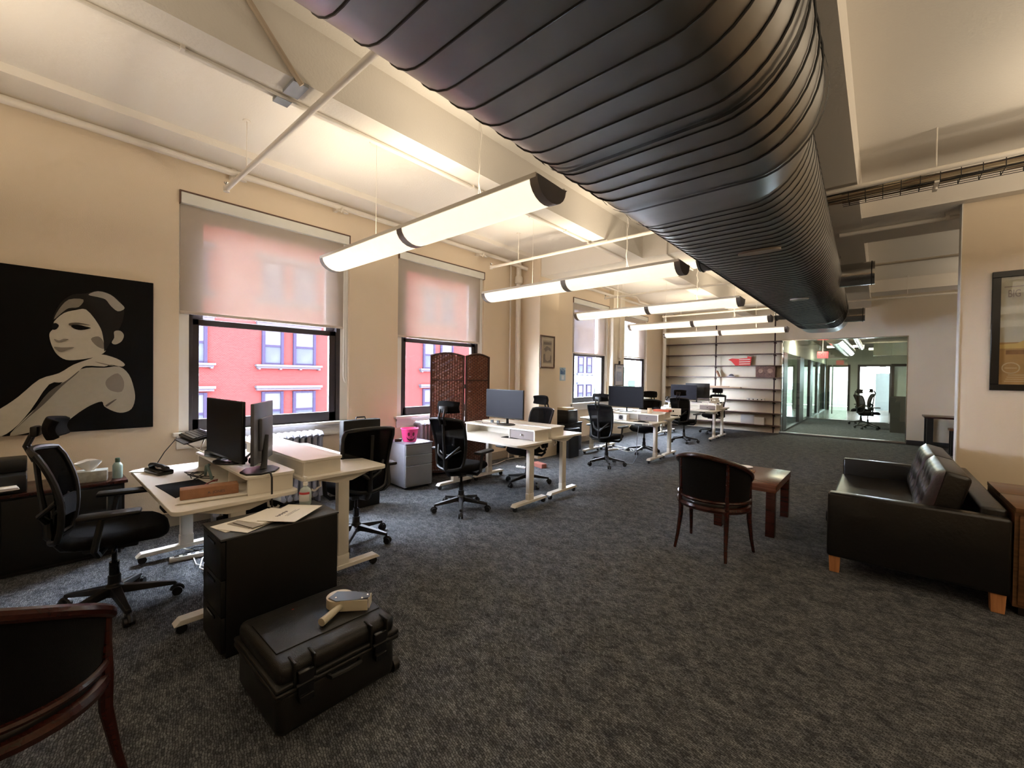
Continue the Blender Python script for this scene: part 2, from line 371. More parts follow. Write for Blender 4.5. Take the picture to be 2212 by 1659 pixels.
# ---- lobby and offices behind the glass
M_LOB = mat('lobby_wall_paint', (.66, .68, .60), .85, noise=.02)
M_DARKC = mat('dark_open_ceiling', (.16, .14, .11), .9)
struct('ceiling_lobby', MB().box(-5.6, 4.2, 13.57, 30, 3.0, 3.15), M_DARKC)
LY = 26.0
b = MB()
for x0, x1, z0 in ((-5, -1.95, 0), (-1.95, -1.10, 2.2), (-1.10, -.78, 0), (-.78, .42, 2.2), (.42, 4, 0)): b.box(x0, x1, LY, LY+.12, z0, 3.0)
struct('wall_lobby', b, M_LOB)
struct('wall_lobby_right', MB().box(1.6, 1.72, 13.57, 30, 0, 3.0), M_LOB)
struct('wall_offices', MB().box(-5.1, -5.0, 13.57, 30, 0, 3.0).box(-5.1, 1.6, 30, 30.1, 0, .9).box(-5.1, 1.6, 30, 30.1, 2.3, 3).box(-5.1, -.55, 30, 30.1, .9, 2.3).box(.0, .25, 30, 30.1, .9, 2.3).box(.75, 1.7, 30, 30.1, .9, 2.3), mat('office_white', (.80, .80, .78), .9))
for n, (x0, x1) in enumerate(((-1.95, -1.10), (-.78, .42))):
    d = bpy.data.objects.new('door_%d' % (n+1), None); COL.objects.link(d); d['kind'] = 'structure'; d.location = (x0, LY, 0)
    obj('door_frame', MB().box(-.02, .07, -.03, .15, 0, 2.24).box(x1-x0-.07, x1-x0+.02, -.03, .15, 0, 2.24).box(.07, x1-x0-.07, -.03, .15, 2.14, 2.24), M_FRAME, d)
# glass office fronts down the left side
fr = bpy.data.objects.new('window_6', None); COL.objects.link(fr); fr['kind'] = 'structure'
M_GL6 = glass_mat('office_front_glass', (.86, .95, .90), .25)
ys = [13.75, 14.35, 16.9, 17.9, 19.7, 20.5, 22.2, 23.1, 25.4, 26]
for k in range(0, 9):
    if k % 2 == 0: obj('mullion', MB().box(-2.12, -2.03, ys[k], ys[k+1], 0, 2.25), M_FRAME, fr)
    else: obj('pane', MB().box(-2.09, -2.075, ys[k], ys[k+1], .06, 2.25), M_GL6, fr)
obj('header', MB().box(-2.14, -2.02, 13.6, 26, 2.25, 3.0), M_LOB, fr)
obj('base_rail', MB().box(-2.13, -2.02, 13.6, 26, 0, .06), M_FRAME, fr)

# ================================================================== OUTSIDE
def facade(name, label, x, y0, y1, zb, floors, bays, wallm, trimm, pitch=3.35):
    """street building; bays = list of (y0,y1) window spans grouped in pairs"""
    t = thing(name, label, 'building', (x, 0, 0))
    obj('wall', MB().box(-6, 0, y0, y1, zb, zb+floors*pitch+1.2), wallm, t, smooth=False)
    shw = {}
    for f in range(floors):
        b = zb+f*pitch
        for pair in bays:
            pa, pb = pair[0][0]-.3, pair[-1][1]+.3
            k = round(pb-pa, 2)
            if ('s', k) not in shw:
                m = MB().box(0, .28, 0, k, 0, .10).box(0, .18, .06, k-.06, -.10, 0)
                for q in range(4): m.box(0, .24, .1+q*(k-.3)/3, .2+q*(k-.3)/3, -.16, -.10)
                shw['s', k] = m.mesh('sill_band', False); shw['s', k].materials.append(trimm)
                m = MB().box(0, .30, 0, k, .12, .24).box(0, .2, .05, k-.05, 0, .12); shw['l', k] = m.mesh('lintel', False); shw['l', k].materials.append(trimm)
            for kk, zz in (('s', b+1.78), ('l', b+3.90)):
                o = obj('sill_band' if kk == 's' else 'lintel', shw[kk, k], None, t); o.location = (0, pa, zz)
            for (a, c) in pair:
                g = round(c-a, 2)
                if ('w', g) not in shw:
                    m = MB().box(.0, .05, 0, g, 0, 1.95).box(.05, .12, 0, .14, 0, 1.95).box(.05, .12, g-.14, g, 0, 1.95).box(.05, .09, .09, g-.09, 0, .09).box(.05, .09, .09, g-.09, 1.86, 1.95).box(.05, .085, .09, g-.09, .92, 1.02)
                    shw['w', g] = m.mesh('window', False); shw['w', g].materials.append(M_OFR)
                    m = MB().box(.05, .06, .09, g-.09, 1.02, 1.86); shw['p', g] = m.mesh('shade', False); shw['p', g].materials.append(M_OSH)
                    m = MB().box(.05, .058, .09, g-.09, .09, .92); shw['q', g] = m.mesh('pane', False); shw['q', g].materials.append(M_OGL)
                wn = obj('window', shw['w', g], None, t); wn.location = (0, a, b+1.88)
                obj('shade', shw['p', g], None, wn); obj('pane', shw['q', g], None, wn)
    return t
M_OFR = mat('street_window_frame', (.009, .007, .013), .8, spec=0)
M_OSH = mat('street_window_shade', (.022, .021, .024), .8, spec=0)
M_OGL = mat('street_window_glass', (.014, .0145, .020), .7, spec=0, noise=.4, scale=1.2)
M_STONE = mat('pale_limestone', (.024, .020, .023), .85, spec=0)
M_STONE2 = mat('grey_limestone', (.034, .034, .044), .85, spec=0)
bays = [[(-7.3+5.0*k, -6.27+5.0*k), (-5.79+5.0*k, -4.6+5.0*k)] for k in range(7)]
facade('brick_building', 'red brick building with stone window bands across the street', -24, -10, 27, -10.05, 7, bays, brick_mat(), M_STONE)
bays = [[(29.5+4.2*k, 30.7+4.2*k), (31.4+4.2*k, 32.6+4.2*k)] for k in range(4)]
facade('stone_building', 'hazy pale grey stone building beyond the brick one', -27, 28, 46, -10.05, 6, bays, M_STONE2, M_STONE2)
# far trees seen through the last window
M_LEAF = mat('hazy_foliage', (.032, .046, .034), .9, spec=0, noise=.3, scale=2)
for i, (x, y, s) in enumerate(((-30, 58, 4.5), (-38, 66, 5.5))):
    t = thing('street_tree', ('nearer' if i == 0 else 'farther')+' rounded green tree far beyond the last window', 'tree', (x, y, -10.05))
    obj('trunk', MB().cyl((0, 0, 0), (0, 0, 7), .3, 8, .2), mat('bark', (.2, .15, .1), .9), t)
    m = MB(); rn = random.Random(i)
    for k in range(26):
        a, e = rn.uniform(0, 2*PI), rn.uniform(-.6, 1.2); c = Vector((math.cos(a)*math.cos(e), math.sin(a)*math.cos(e), math.sin(e)*.8))*s*.62
        r = s*rn.uniform(.25, .4); m.lathe([(0, -r), (r*.7, -r*.7), (r, 0), (r*.7, r*.7), (0, r)], (c.x, c.y, 7.2+s*.5+c.z), 8)
    obj('crown', m, M_LEAF, t)
struct('ground', MB().box(-90, -6.5, -60, 110, -10.3, -10.05), mat('street_asphalt', (.03, .03, .032), .9, spec=0))

# ================================================================== CEILING EQUIPMENT
M_LENS = mat('lamp_lens', (.9, .85, .75), .5, emit=(1.0, .84, .62), estr=LENS)
M_CAP = mat('lamp_end_cap', (.24, .205, .18), .45, metal=.4)
FL = 2.86
def lamp_profile(w=.29, h=.115, n=10):
    """curved lens underneath: half ellipse, y across, z down"""
    return [(-w/2*math.cos(PI*k/n), -h*math.sin(PI*k/n)) for k in range(n+1)]
def pendant(name, label, xc, y, z, real=True):
    t = thing(name, label, 'ceiling light', (xc, y, z), 0, 'pendant strip lights')
    pr = lamp_profile(); L = FL/2
    def shell(x0, x1, th, grow=0):
        q = [(u*(1+grow), v*(1+grow)) for u, v in pr]; inner = [(u*(1-th/.14), v*(1-th/.11)) for u, v in q]
        return q+inner[::-1]
    for x0, x1 in ((-L+.05, -.035), (.035, L-.05)):
        obj('lens', MB().prism(shell(0, 0, .006), x0, x1, 'x'), M_LENS, t, ang=60)
    obj('joint_band', MB().prism(shell(0, 0, .006, .03), -.035, .035, 'x'), M_CAP, t, ang=60)
    cap = [(-.15, .012), (-.15, 0)]+[(u*1.03, v*1.03) for u, v in pr[1:-1]]+[(.15, 0), (.15, .012)]
    capo = cap[:-2]+[(.15, -.002), (.165, .012), (.12, .004), (-.12, .012)]
    obj('end_cap', MB().prism(capo, -L-.01, -L+.05, 'x'), M_CAP, t); obj('end_cap', MB().prism(capo, L-.05, L+.01, 'x'), M_CAP, t)
    obj('side_rail', MB().box(-L, L, -.152, -.142, -.006, .022), M_WMET, t); obj('side_rail', MB().box(-L, L, .142, .152, -.006, .022), M_WMET, t)
    obj('gear_tray', MB().box(-L+.02, L-.02, -.05, .05, -.05, .0), M_WMET, t)
    top = (3.30 if 5.9 < y < 7.1 else ZC)-z
    for k, xx in enumerate((-.6, .78)):
        obj('wire', MB().cyl((xx, .0, 0), (xx, .0, top), .0022, 6), M_WMET, t)
        c = MB().lathe([(0, 0), (.065, 0), (.06, -.012), (.02, -.02), (0, -.02)], (xx, 0, top), 18)
        obj('canopy', c, M_PIPE, t)
    n = 14; pts = [(.78+.012*math.sin(k*1.7), .012*math.sin(k*1.1)+.012, top*k/n) for k in range(n+1)]
    obj('power_cord', MB().tube(pts, .0035, 6), M_PIPE, t)
    li = bpy.data.lights.new('uplight', 'AREA'); li.shape = 'RECTANGLE'; li.size = FL-.3; li.size_y = .2; li.energy = UPLIGHT; li.color = (1.0, .86, .66)
    lo = bpy.data.objects.new('uplight', li); COL.objects.link(lo); lo.parent = t; lo.location = (0, 0, .03); lo.rotation_euler = (PI, 0, 0)
    return t
XF = -3.0
for y, lab in ((2.11, 'nearest long glowing pendant lamp, its dark end cap close to the duct'),
               (4.45, 'second long pendant lamp from the camera, hung over the woven screen'),
               (6.90, 'third long pendant lamp from the camera, in front of the column with the framed print'),
               (9.15, 'fourth long pendant lamp from the camera, over the third desk pair')):
    pendant('pendant_light', lab, XF, y, 2.69)
pendant('pendant_light', 'farthest pendant lamp, crossing the top of the wall shelves', XF-.05, 11.35, 2.69)
pendant('pendant_light', 'pendant lamp of the same row behind the camera, over the portrait end of the room', XF+.15, -.55, 2.69)
for y, lab in ((-.25, 'pendant lamp on the right side of the duct, behind the camera'), (2.11, 'pendant lamp on the right side of the duct, mirrored in the framed poster'), (4.45, 'pendant lamp on the right side of the duct, nearest the partition wall')):
    q = pendant('pendant_light', lab, 2.55, y, 2.69)
    for c in q.children:
        if c.type == 'LIGHT': c.data.energy = UPLIGHT*2.2
pendant('pendant_light', 'added pendant fill lamp hidden behind the right-hand partition wall, nearer one', 3.0, 8.6, 2.69)  # added out of view to brighten the far right area
pendant('pendant_light', 'added pendant fill lamp hidden behind the right-hand partition wall, farther one', 3.0, 11.0, 2.69)  # second added fill lamp, unseen, lifts the dark back wall

# ---- the air duct
def oval(hw, z0, z1, n=18):
    """flat oval section: x across, z up, about (0, centre)"""
    r = (z1-z0)/2*.96; zc = (z0+z1)/2; out = []
    for k in range(n+1): a = -PI/2+PI*k/n; out.append((hw-r*.86+r*.86*math.cos(a), zc+(z1-z0)/2*math.sin(a)))
    for k in range(n+1): a = PI/2+PI*k/n; out.append((-hw+r*.86+r*.86*math.cos(a), zc+(z1-z0)/2*math.sin(a)))
    return out
duct = thing('air_duct', 'large galvanised oval spiral air duct running along the ceiling', 'air duct', (-.81, 0, 0))
def loft(secs, m, name, cap0=True, cap1=True):
    """secs: list of (y, xc, hw, z0, z1)"""
    vs = []; n = None
    for y, xc, hw, z0, z1 in secs:
        o = oval(hw, z0, z1); n = len(o); vs += [(xc+u, y, v) for u, v in o]
    fs = []
    for i in range(len(secs)-1):
        for j in range(n): fs.append((i*n+j, i*n+(j+1) % n, (i+1)*n+(j+1) % n, (i+1)*n+j))
    if cap0: fs.append(tuple(range(n)))
    if cap1: fs.append(tuple((len(secs)-1)*n+j for j in range(n))[::-1])
    return obj(name, MB()._add(vs, fs), m, duct)
Z0, Z1 = 2.50, 3.20
loft([(-2.55, 0, .615, Z0, Z1), (1.72, 0, .60, Z0, Z1)], M_STEEL, 'duct_section')
loft([(1.72, 0, .60, Z0, Z1), (2.36, 0, .595, Z0, Z1), ], M_STEEL, 'duct_section')
loft([(2.36, 0, .60, Z0, Z1), (2.68, -.045, .555, Z0+.01, Z1)], M_STEEL, 'taper_collar')
loft([(2.68, -.045, .55, Z0+.01, Z1), (7.0, -.09, .50, Z0+.01, Z1), (10.2, -.125, .455, Z0+.01, Z1)], M_STEEL, 'duct_section')
loft([(10.2, -.125, .465, Z0, Z1), (11.0, -.135, .46, Z0, Z1)], M_STEEL, 'duct_section')
loft([(11.0, -.135, .44, Z0+.03, Z1-.03), (11.04, -.135, .40, Z0+.07, Z1-.07)], M_STEEL, 'end_cap')
for y, hw, xc in ((1.71, .612, 0), (2.36, .612, 0), (2.68, .562, -.045), (9.2, .482, -.115), (10.2, .472, -.125)):
    loft([(y-.012, xc, hw, Z0-.008, Z1+.008), (y+.012, xc, hw, Z0-.008, Z1+.008)], M_SEAM if y < 3 else M_STEEL2, 'collar_ring', False, False)
def ribmesh(hw, z0, z1):
    o = oval(hw, z0, z1)
    return MB().tube([(u, 0, v) for u, v in o], .0045, 5, closed=True).mesh('rib')
rm = ribmesh(.605, Z0, Z1); rm.materials.append(M_SEAM)
y = -1.2
while y < 2.3:
    if abs(y-1.71) > .05: r = obj('rib', rm, None, duct); r.location = (0, y, 0)
    y += .135
y = 2.80; step = .135
rm2 = ribmesh(.55, Z0+.01, Z1); rm2.materials.append(M_SEAM)
while y < 10.15:
    k = (y-2.68)/(10.2-2.68); hw = .55+(.455-.55)*k; r = obj('rib', rm2, None, duct); r.location = (-.045-.08*k, y, 0); r.scale = (hw/.55, 1, 1)
    y += step*.72
# side branches
def branch(x0, x1, y, z, r):
    b = obj('branch', MB().cyl((x0, y, z), (x1, y, z), r, 24), M_STEEL2, duct)
    s = 1 if x1 > x0 else -1
    obj('branch_ring', MB().tube([(x1-s*.03, y+(r+.004)*math.cos(a*PI/12), z+(r+.004)*math.sin(a*PI/12)) for a in range(24)], .006, 6, closed=True), M_SEAM, b)
branch(-.5, -.74, 4.9, 2.86, .17); branch(-.5, -.86, 10.1, 2.83, .11)
branch(.3, .74, 6.95, 2.86, .145); branch(.25, .58, 10.3, 2.74, .125)
# slots in the bottom
for y, xx, w, l in ((3.75, .07, .30, .11), (6.28, .03, .2, .12)):
    obj('vent', MB().prism([(xx-w/2+w/2*(1-math.cos(a*PI/8)), y+l/2*math.sin(a*PI/8)) for a in range(16)], Z0-.006, Z0+.02, 'z'), mat('vent_plate', (.55, .50, .44), .4, metal=.3), duct)
for y in (-.4, 3.3, 7.6):
    obj('hanger_rod', MB().cyl((-.4, y, 3.15), (-.4, y, ZC), .006, 6).cyl((.35, y, 3.15), (.35, y, ZC), .006, 6), M_STEEL2, duct)

# ---- sprinkler pipes
def sprinkler(label, y, x0, x1, rods, z=3.225, drops=(0,)):
    t = thing('sprinkler_pipe', label, 'pipe', (0, y, z), 0, 'sprinkler branch pipes')
    obj('pipe', MB().cyl((x0, 0, 0), (x1, 0, 0), .021, 12).lathe([(0, -.026), (.026, -.026), (.026, .026), (0, .026)], (x0, 0, 0), 10), M_PIPE, t)
    for x in rods: obj('hanger_rod', MB().cyl((x, 0, 0), (x, 0, ZC-z), .005, 6).lathe([(0, 0), (.03, 0), (.03, .008), (0, .008)], (x, 0, ZC-z-.008), 10), M_PIPE, t)
    for x in (x0,):
        o = obj('sprinkler_head', MB().cyl((x, 0, 0), (x, 0, .05), .010, 8).lathe([(0, 0), (.018, .002), (.022, .012), (.008, .016), (0, .016)], (x, 0, .05), 10), M_STEEL2, t)
    return t
sprinkler('pale sprinkler pipe crossing the ceiling above the nearest window', 1.21, -4.72, 5.1, (-4.15, -1.6, 1.4))
sprinkler('sprinkler pipe crossing above the second pendant lamp and the cable tray', 4.82, -4.75, 5.1, (-4.18, -1.55, 1.4))
sprinkler('sprinkler pipe crossing behind the third pendant lamp', 8.25, -4.6, 5.1, (-4.2, -1.5, 1.5))
sprinkler('farthest sprinkler pipe, ending by the back left corner', 11.75, -4.7, 5.1, (-4.2, -1.5, .4))
t = thing('ceiling_pipe', 'pale pipe fixed under the wide cross beam, right of the duct', 'pipe', (0, 6.38, 3.24))
obj('pipe', MB().cyl((-.4, 0, 0), (5.1, 0, 0), .025, 12), M_PIPE, t); obj('strap', MB().box(.5, .53, -.03, .03, -.03, .04), M_PIPE, t)
# pipe along the window wall and its brackets
t = thing('heating_pipe', 'long cream pipe along the top of the window wall', 'pipe', (-5.05, 0, 3.53))
obj('pipe', MB().tube([(0, -2.6, 0), (0, 5.45, 0), (.02, 5.7, -.03), (.14, 6.0-.08, -.09)], .033, 12), M_PIPE, t)
for y in (1.36, 2.45, 4.85):
    obj('bracket', MB().box(-.092, .0, y-.02, y+.02, -.05, .045).tube([(0, y, -.04), (.05, y+.02, -.07), (.06, y+.03, -.02)], .014, 8), M_PIPE, t)
    obj('sprinkler_head', MB().cyl((.02, y+.02, -.03), (.08, y+.06, -.07), .014, 8).lathe([(0, 0), (.03, 0), (.03, .01), (0, .01)], (.08, y+.06, -.085), 10), M_PIPE, t)
t = thing('heating_pipe', 'cream pipe along the window wall beyond the square column', 'pipe', (-5.05, 0, 3.5))
obj('pipe', MB().tube([(0, 7.1, 0), (0, 13.3, 0)], .033, 10), M_PIPE, t); obj('side_pipe', MB().tube([(.12, 8.4, .06), (.12, 8.6, .12), (.12, 10.5, .12), (.12, 10.7, .02), (.12, 13.2, .02)], .022, 8), M_PIPE, t)
t = thing('standpipe', 'pale vertical pipe in the corner beside the square column', 'pipe', (-5.03, 5.82, 0))
obj('pipe', MB().cyl((0, 0, 0), (0, 0, 3.65), .048, 16), M_PIPE, t); obj('coupling', MB().lathe([(.05, 0), (.075, .02), (.075, .12), (.05, .16)], (0, 0, 3.16), 16), M_PIPE, t)
obj('thin_pipe', MB().cyl((-.07, -.14, 0), (-.07, -.14, 3.6), .014, 8), M_PIPE, t)
t = thing('standpipe', 'white vertical pipe in the far corner left of the shelves', 'pipe', (-5.03, 12.72, 0))
obj('pipe', MB().cyl((0, 0, 0), (0, 0, 3.3), .055, 16), M_TRIM, t); obj('elbow', MB().tube([(0, 0, 3.28), (0, -.02, 3.36), (.1, -.1, 3.4), (.3, -.1, 3.4)], .05, 12), M_TRIM, t)
# conduit on the beam, diagonal conduit, bracket
t = thing('conduit', 'thin conduit clipped under the long ceiling beam', 'conduit', (-2.97, 0, 3.288))
obj('pipe', MB().cyl((0, -2.5, 0), (0, 5.9, 0), .011, 8), M_PIPE, t)
for y in (.55, 2.75, 4.3): obj('clip', MB().box(-.025, .025, y-.01, y+.01, -.012, .012), M_PIPE, t)
t = thing('conduit', 'diagonal conduit rising from the beam bracket to the ceiling', 'conduit', (-2.70, 1.08, 3.25))
obj('pipe', MB().tube([(0, 0, 0), (0, -.06, .06), (-.0, -.36, .40)], .016, 8), mat('conduit_tan', (.55, .44, .33), .5), t)
t = thing('beam_bracket', 'grey metal bracket wrapped round the long beam', 'bracket', (-2.88, 1.08, 3.27))
M_GREYM = mat('grey_bracket', (.30, .31, .31), .5, metal=.3)
obj('plate', MB().box(-.0, .17, -.045, .045, -.012, .008), M_GREYM, t); obj('plate', MB().box(-.17, -.09, -.045, .045, .005, .028), M_GREYM, t)
t = thing('conduit', 'thin conduit running along the ceiling left of the duct', 'conduit', (-2.35, 0, 3.635))
obj('pipe', MB().cyl((0, 3.6, 0), (0, 5.95, 0), .012, 8).tube([(0, 5.95, 0), (.0, 5.955, -.36), (0, 6.0, -.37), (0, 7.08, -.37), (0, 7.1, 0), (0, 11.9, 0)], .012, 8), M_PIPE, t)

# ---- cable tray
t = thing('cable_tray', 'wire basket tray full of cables under the ceiling, right of the duct', 'cable tray', (0, 5.02, 3.17))
X0, X1 = -.30, 5.15
for yy, zz in ((-.10, 0), (-.10, .05), (-.10, .10), (.10, 0), (.10, .05), (.10, .10), (0, 0), (-.05, 0), (.05, 0)):
    obj('wire', MB().cyl((X0, yy, zz), (X1, yy, zz), .003, 5), M_BLK, t)
m = MB().tube([(0, -.10, .11), (0, -.10, 0), (0, .10, 0), (0, .10, .11)], .003, 5).mesh('cross_wire'); m.materials.append(M_BLK)
x = X0+.05
while x < X1: c = obj('cross_wire', m, None, t); c.location = (x, 0, 0); x += .12
rn = random.Random(3); M_CAB = [mat('cable_cream', (.62, .52, .36), .6), mat('cable_brown', (.20, .13, .08), .6), mat('cable_dark', (.04, .035, .03), .6), mat('cable_tan', (.42, .32, .2), .6)]
for k in range(22):
    ph = rn.uniform(0, 6); y0 = rn.uniform(-.085, .085); z0 = .012+rn.uniform(0, .075)
    pts = [(X0-.25+i*.3, max(-.09, min(.09, y0+.02*math.sin(ph+i*.8))), z0+.008*math.sin(ph*2+i*1.3)) for i in range(21)]
    obj('cable', MB().tube(pts, rn.choice((.004, .005, .007)), 6), M_CAB[k % 4], t)
for x in (.33, 1.8, 3.4):
    obj('hanger', MB().cyl((x, 0, -.02), (x, 0, .48), .006, 6).box(x-.015, x+.015, -.12, .12, -.022, -.006).lathe([(0, 0), (.014, 0), (.014, .02), (0, .02)], (x, 0, -.045), 8), M_PIPE, t)

# ================================================================== WALL THINGS
M_BLIND = sheer_mat('blind_cloth', (.80, .70, .60), .34, .80, (.075, .066, .064))
M_CASS = mat('blind_cassette_white', (.80, .80, .74), .45)
M_BRN = mat('brown_trim', (.13, .07, .05), .6)
def blind(label, y0, y1, z, skew=0):
    t = thing('roller_blind', label, 'window blind', (XW, y0, 0), 0, 'roller blinds'); L = y1-y0
    obj('cassette', MB().rbox(-.06, .02, .012, L-.012, 3.125, 3.232, .005), M_CASS, t)
    obj('cassette_edge', MB().box(-.06, .024, 0, L, 3.232, 3.245).box(-.06, .022, 0, .010, 3.12, 3.232).box(-.06, .022, L-.010, L, 3.12, 3.232), M_BRN, t)
    obj('cloth', MB().box(-.025, -.022, .012, L-.07, z+.02, 3.13), M_BLIND, t)
    obj('hem_bar', MB().rbox(-.032, -.014, .010, L-.068, z-.008, z+.022, .005), mat('hem_tan', (.62, .54, .46), .6), t)
    pts = [(.0, L-.04, 3.12)]+[(.0, L-.04, 1.45+.0)]+[(.0, L-.04+.018*math.cos(a), 1.40-.02*math.sin(a)) for a in (0.3, 1.2, 2.0, 2.8)]+[(.0, L-.072, 1.45), (.0, L-.072, 3.12)]
    obj('pull_chain', MB().tube(pts, .0035, 6), M_TRIM, t)
    return t
blind('roller blind half down over the nearest window', .935, 2.655, 2.066)
blind('roller blind half down over the window behind the woven screen', 3.37, 5.055, 2.03)
blind('roller blind with a soft shadow band, over the third window past the square column', 7.80, 9.41, 2.015)
blind('bright roller blind over the last window, nearest the wall shelves', 10.08, 11.73, 2.03)

# ---- radiators
M_RAD = mat('radiator_paint', (.36, .36, .42), .4, noise=.04)
def radiator(label, y0, n, pitch, ztop):
    t = thing('radiator', label, 'radiator', (-4.98, y0, 0), 0, 'cast iron radiators')
    m = MB(); 
    for dx in (-.07, 0, .07): m.tube([(dx, 0, .09), (dx, 0, ztop-.04), ], .022, 10)
    m.tube([(-.09, 0, ztop-.035), (-.05, 0, ztop-.008), (.05, 0, ztop-.008), (.09, 0, ztop-.035)], [.028, .036, .036, .028], 12)
    m.tube([(-.09, 0, .10), (.09, 0, .10)], .03, 12); me = m.mesh('column'); me.materials.append(M_RAD)
    for k in range(n): c = obj('column', me, None, t); c.location = (0, k*pitch, 0)
    for q in (0, (n-1)*pitch): obj('leg', MB().box(-.05, .05, q-.012, q+.012, 0, .09), M_RAD, t)
    obj('valve', MB().cyl((0, n*pitch-.03, .12), (0, n*pitch+.06, .12), .02, 8).cyl((0, n*pitch+.05, 0), (0, n*pitch+.05, .16), .014, 8), M_RAD, t)
    return t
radiator('white cast iron radiator under the nearest window', 1.18, 16, .068, .80)
radiator('white cast iron radiator under the second window, beside the woven screen', 3.62, 14, .068, .80)

# ---- big portrait canvas (generic figure)
def tonal(name, c): return mat(name, c, .8, noise=.05, scale=30, spec=.15)
t = thing('portrait_canvas', 'large black and white portrait canvas of a woman resting a hand on her bare shoulder', 'picture', (XW, -.50, .975))
CW, CH = 1.24, 1.331
obj('stretcher', MB().rbox(.004, .045, 0, CW, 0, CH, .003), tonal('canvas_black', (.003, .0026, .0024)), t)
# print outlines, u from canvas left (0..1), v from bottom (0..1)
G = {'skin': tonal('print_skin', (.42, .385, .31)), 'light': tonal('print_light', (.58, .53, .43)), 'mid': tonal('print_mid', (.24, .21, .17)), 'dim': tonal('print_dim', (.11, .098, .08)),
     'hair': tonal('print_hair', (.018, .015, .013)), 'shine': tonal('print_shine', (.36, .33, .28)), 'ink': tonal('print_black', (.004, .004, .004))}
def UV(px, py):
    """photo-crop coordinates of the print (1584 x 1659 crop) turned into canvas metres"""
    yy = px
    return yy, py
LAY = [0]
def shape(pts, g, sm=True):
    """closed outline in canvas units (metres from lower left), smoothed, laid on the print"""
    if sm:
        P = pts; out = []
        for k in range(len(P)):
            a, b, c, d = P[k-1], P[k], P[(k+1) % len(P)], P[(k+2) % len(P)]
            for s in (0, .34, .67):
                q = [0.5*((2*b[i])+(-a[i]+c[i])*s+(2*a[i]-5*b[i]+4*c[i]-d[i])*s*s+(-a[i]+3*b[i]-3*c[i]+d[i])*s**3) for i in (0, 1)]; out.append(tuple(q))
        pts = out
    pts = [(min(CW-.001, max(.001, u)), min(CH-.001, max(.001, v))) for u, v in pts]
    LAY[0] += 1; z = .0455+.0006*LAY[0]
    obj('print_tone', MB().prism(pts, z-.0005, z, 'x'), G[g], t, smooth=False)
shape([(0.485,0.157),(0.549,0.242),(0.649,0.389),(0.732,0.491),(0.804,0.538),(0.915,0.541),(1.009,0.554),(1.073,0.484),(1.106,0.362),(1.114,0.262),(1.09,0.174),(1.033,0.144),(0.977,0.158),(0.916,0.205),(0.9,0.248),(0.833,0.219),(0.761,0.16),(0.683,0.083),(0.595,0.04),(0.497,0.019),(0.392,0.0),(0.435,0.083)], 'skin')
shape([(0.938,0.45),(1.001,0.494),(1.041,0.418),(1.025,0.331),(0.954,0.343),(0.923,0.397)], 'mid')
shape([(0,0.02),(0.2,0.1),(0.344,0.213),(0.435,0.304),(0.543,0.439),(0.649,0.49),(0.732,0.563),(0.833,0.618),(0.893,0.657),(0.993,0.624),(1.045,0.577),(1.025,0.554),(0.954,0.569),(0.915,0.552),(0.804,0.554),(0.761,0.512),(0.676,0.419),(0.595,0.399),(0.497,0.195),(0.404,0.047),(0.3,-0.01),(0,-0.01)], 'light')
shape([(0.404,0.028),(0.504,0.175),(0.595,0.339),(0.69,0.429),(0.761,0.512),(0.746,0.481),(0.663,0.379),(0.569,0.241),(0.485,0.137)], 'dim')
shape([(0.622,0.909),(0.677,0.986),(0.746,1.02),(0.804,1.032),(0.87,0.957),(0.9,0.854),(0.915,0.738),(0.923,0.685),(0.863,0.635),(0.761,0.605),(0.69,0.602),(0.642,0.64),(0.615,0.699),(0.599,0.768),(0.599,0.817),(0.622,0.859)], 'light')
shape([(0.833,0.785),(0.878,0.81),(0.908,0.77),(0.915,0.706),(0.87,0.725)], 'mid')
shape([(0.616,0.919),(0.629,0.99),(0.663,1.075),(0.725,1.145),(0.804,1.167),(0.863,1.197),(0.938,1.188),(1.0,1.144),(1.04,1.074),(1.032,0.964),(1.001,0.863),(0.969,0.795),(0.938,0.729),(0.915,0.685),(0.908,0.812),(0.878,0.915),(0.804,1.032),(0.732,1.023),(0.677,0.986)], 'hair')
shape([(0.818,1.159),(0.877,1.198),(0.953,1.18),(1.008,1.124),(1.044,1.074),(1.0,1.041),(0.954,1.084),(0.923,1.133),(0.877,1.147)], 'shine')
shape([(0.622,0.929),(0.649,1.013),(0.704,1.101),(0.789,1.113),(0.761,1.047),(0.704,1.03),(0.663,0.984)], 'mid')
shape([(0.977,0.861),(1.016,0.87),(1.039,0.833),(1.024,0.778),(0.985,0.748),(0.961,0.763),(0.977,0.807)], 'skin')
shape([(0.609,0.878),(0.629,0.9),(0.649,0.882),(0.636,0.851),(0.616,0.844)], 'ink')
shape([(0.718,0.889),(0.761,0.898),(0.804,0.887),(0.833,0.877),(0.775,0.855),(0.732,0.865)], 'ink')
shape([(0.708,0.906),(0.761,0.916),(0.833,0.9),(0.761,0.903),(0.711,0.888)], 'dim')
shape([(0.622,0.77),(0.649,0.759),(0.677,0.774),(0.704,0.771),(0.67,0.751),(0.636,0.745)], 'mid')
shape([(0.622,0.705),(0.663,0.702),(0.736,0.708),(0.704,0.689),(0.663,0.667),(0.636,0.68)], 'mid')
shape([(0.923,0.215),(0.97,0.256),(0.993,0.266),(0.954,0.224),(0.931,0.204)], 'dim')
shape([(0.855,0.592),(0.915,0.578),(0.977,0.559),(0.915,0.568)], 'mid')

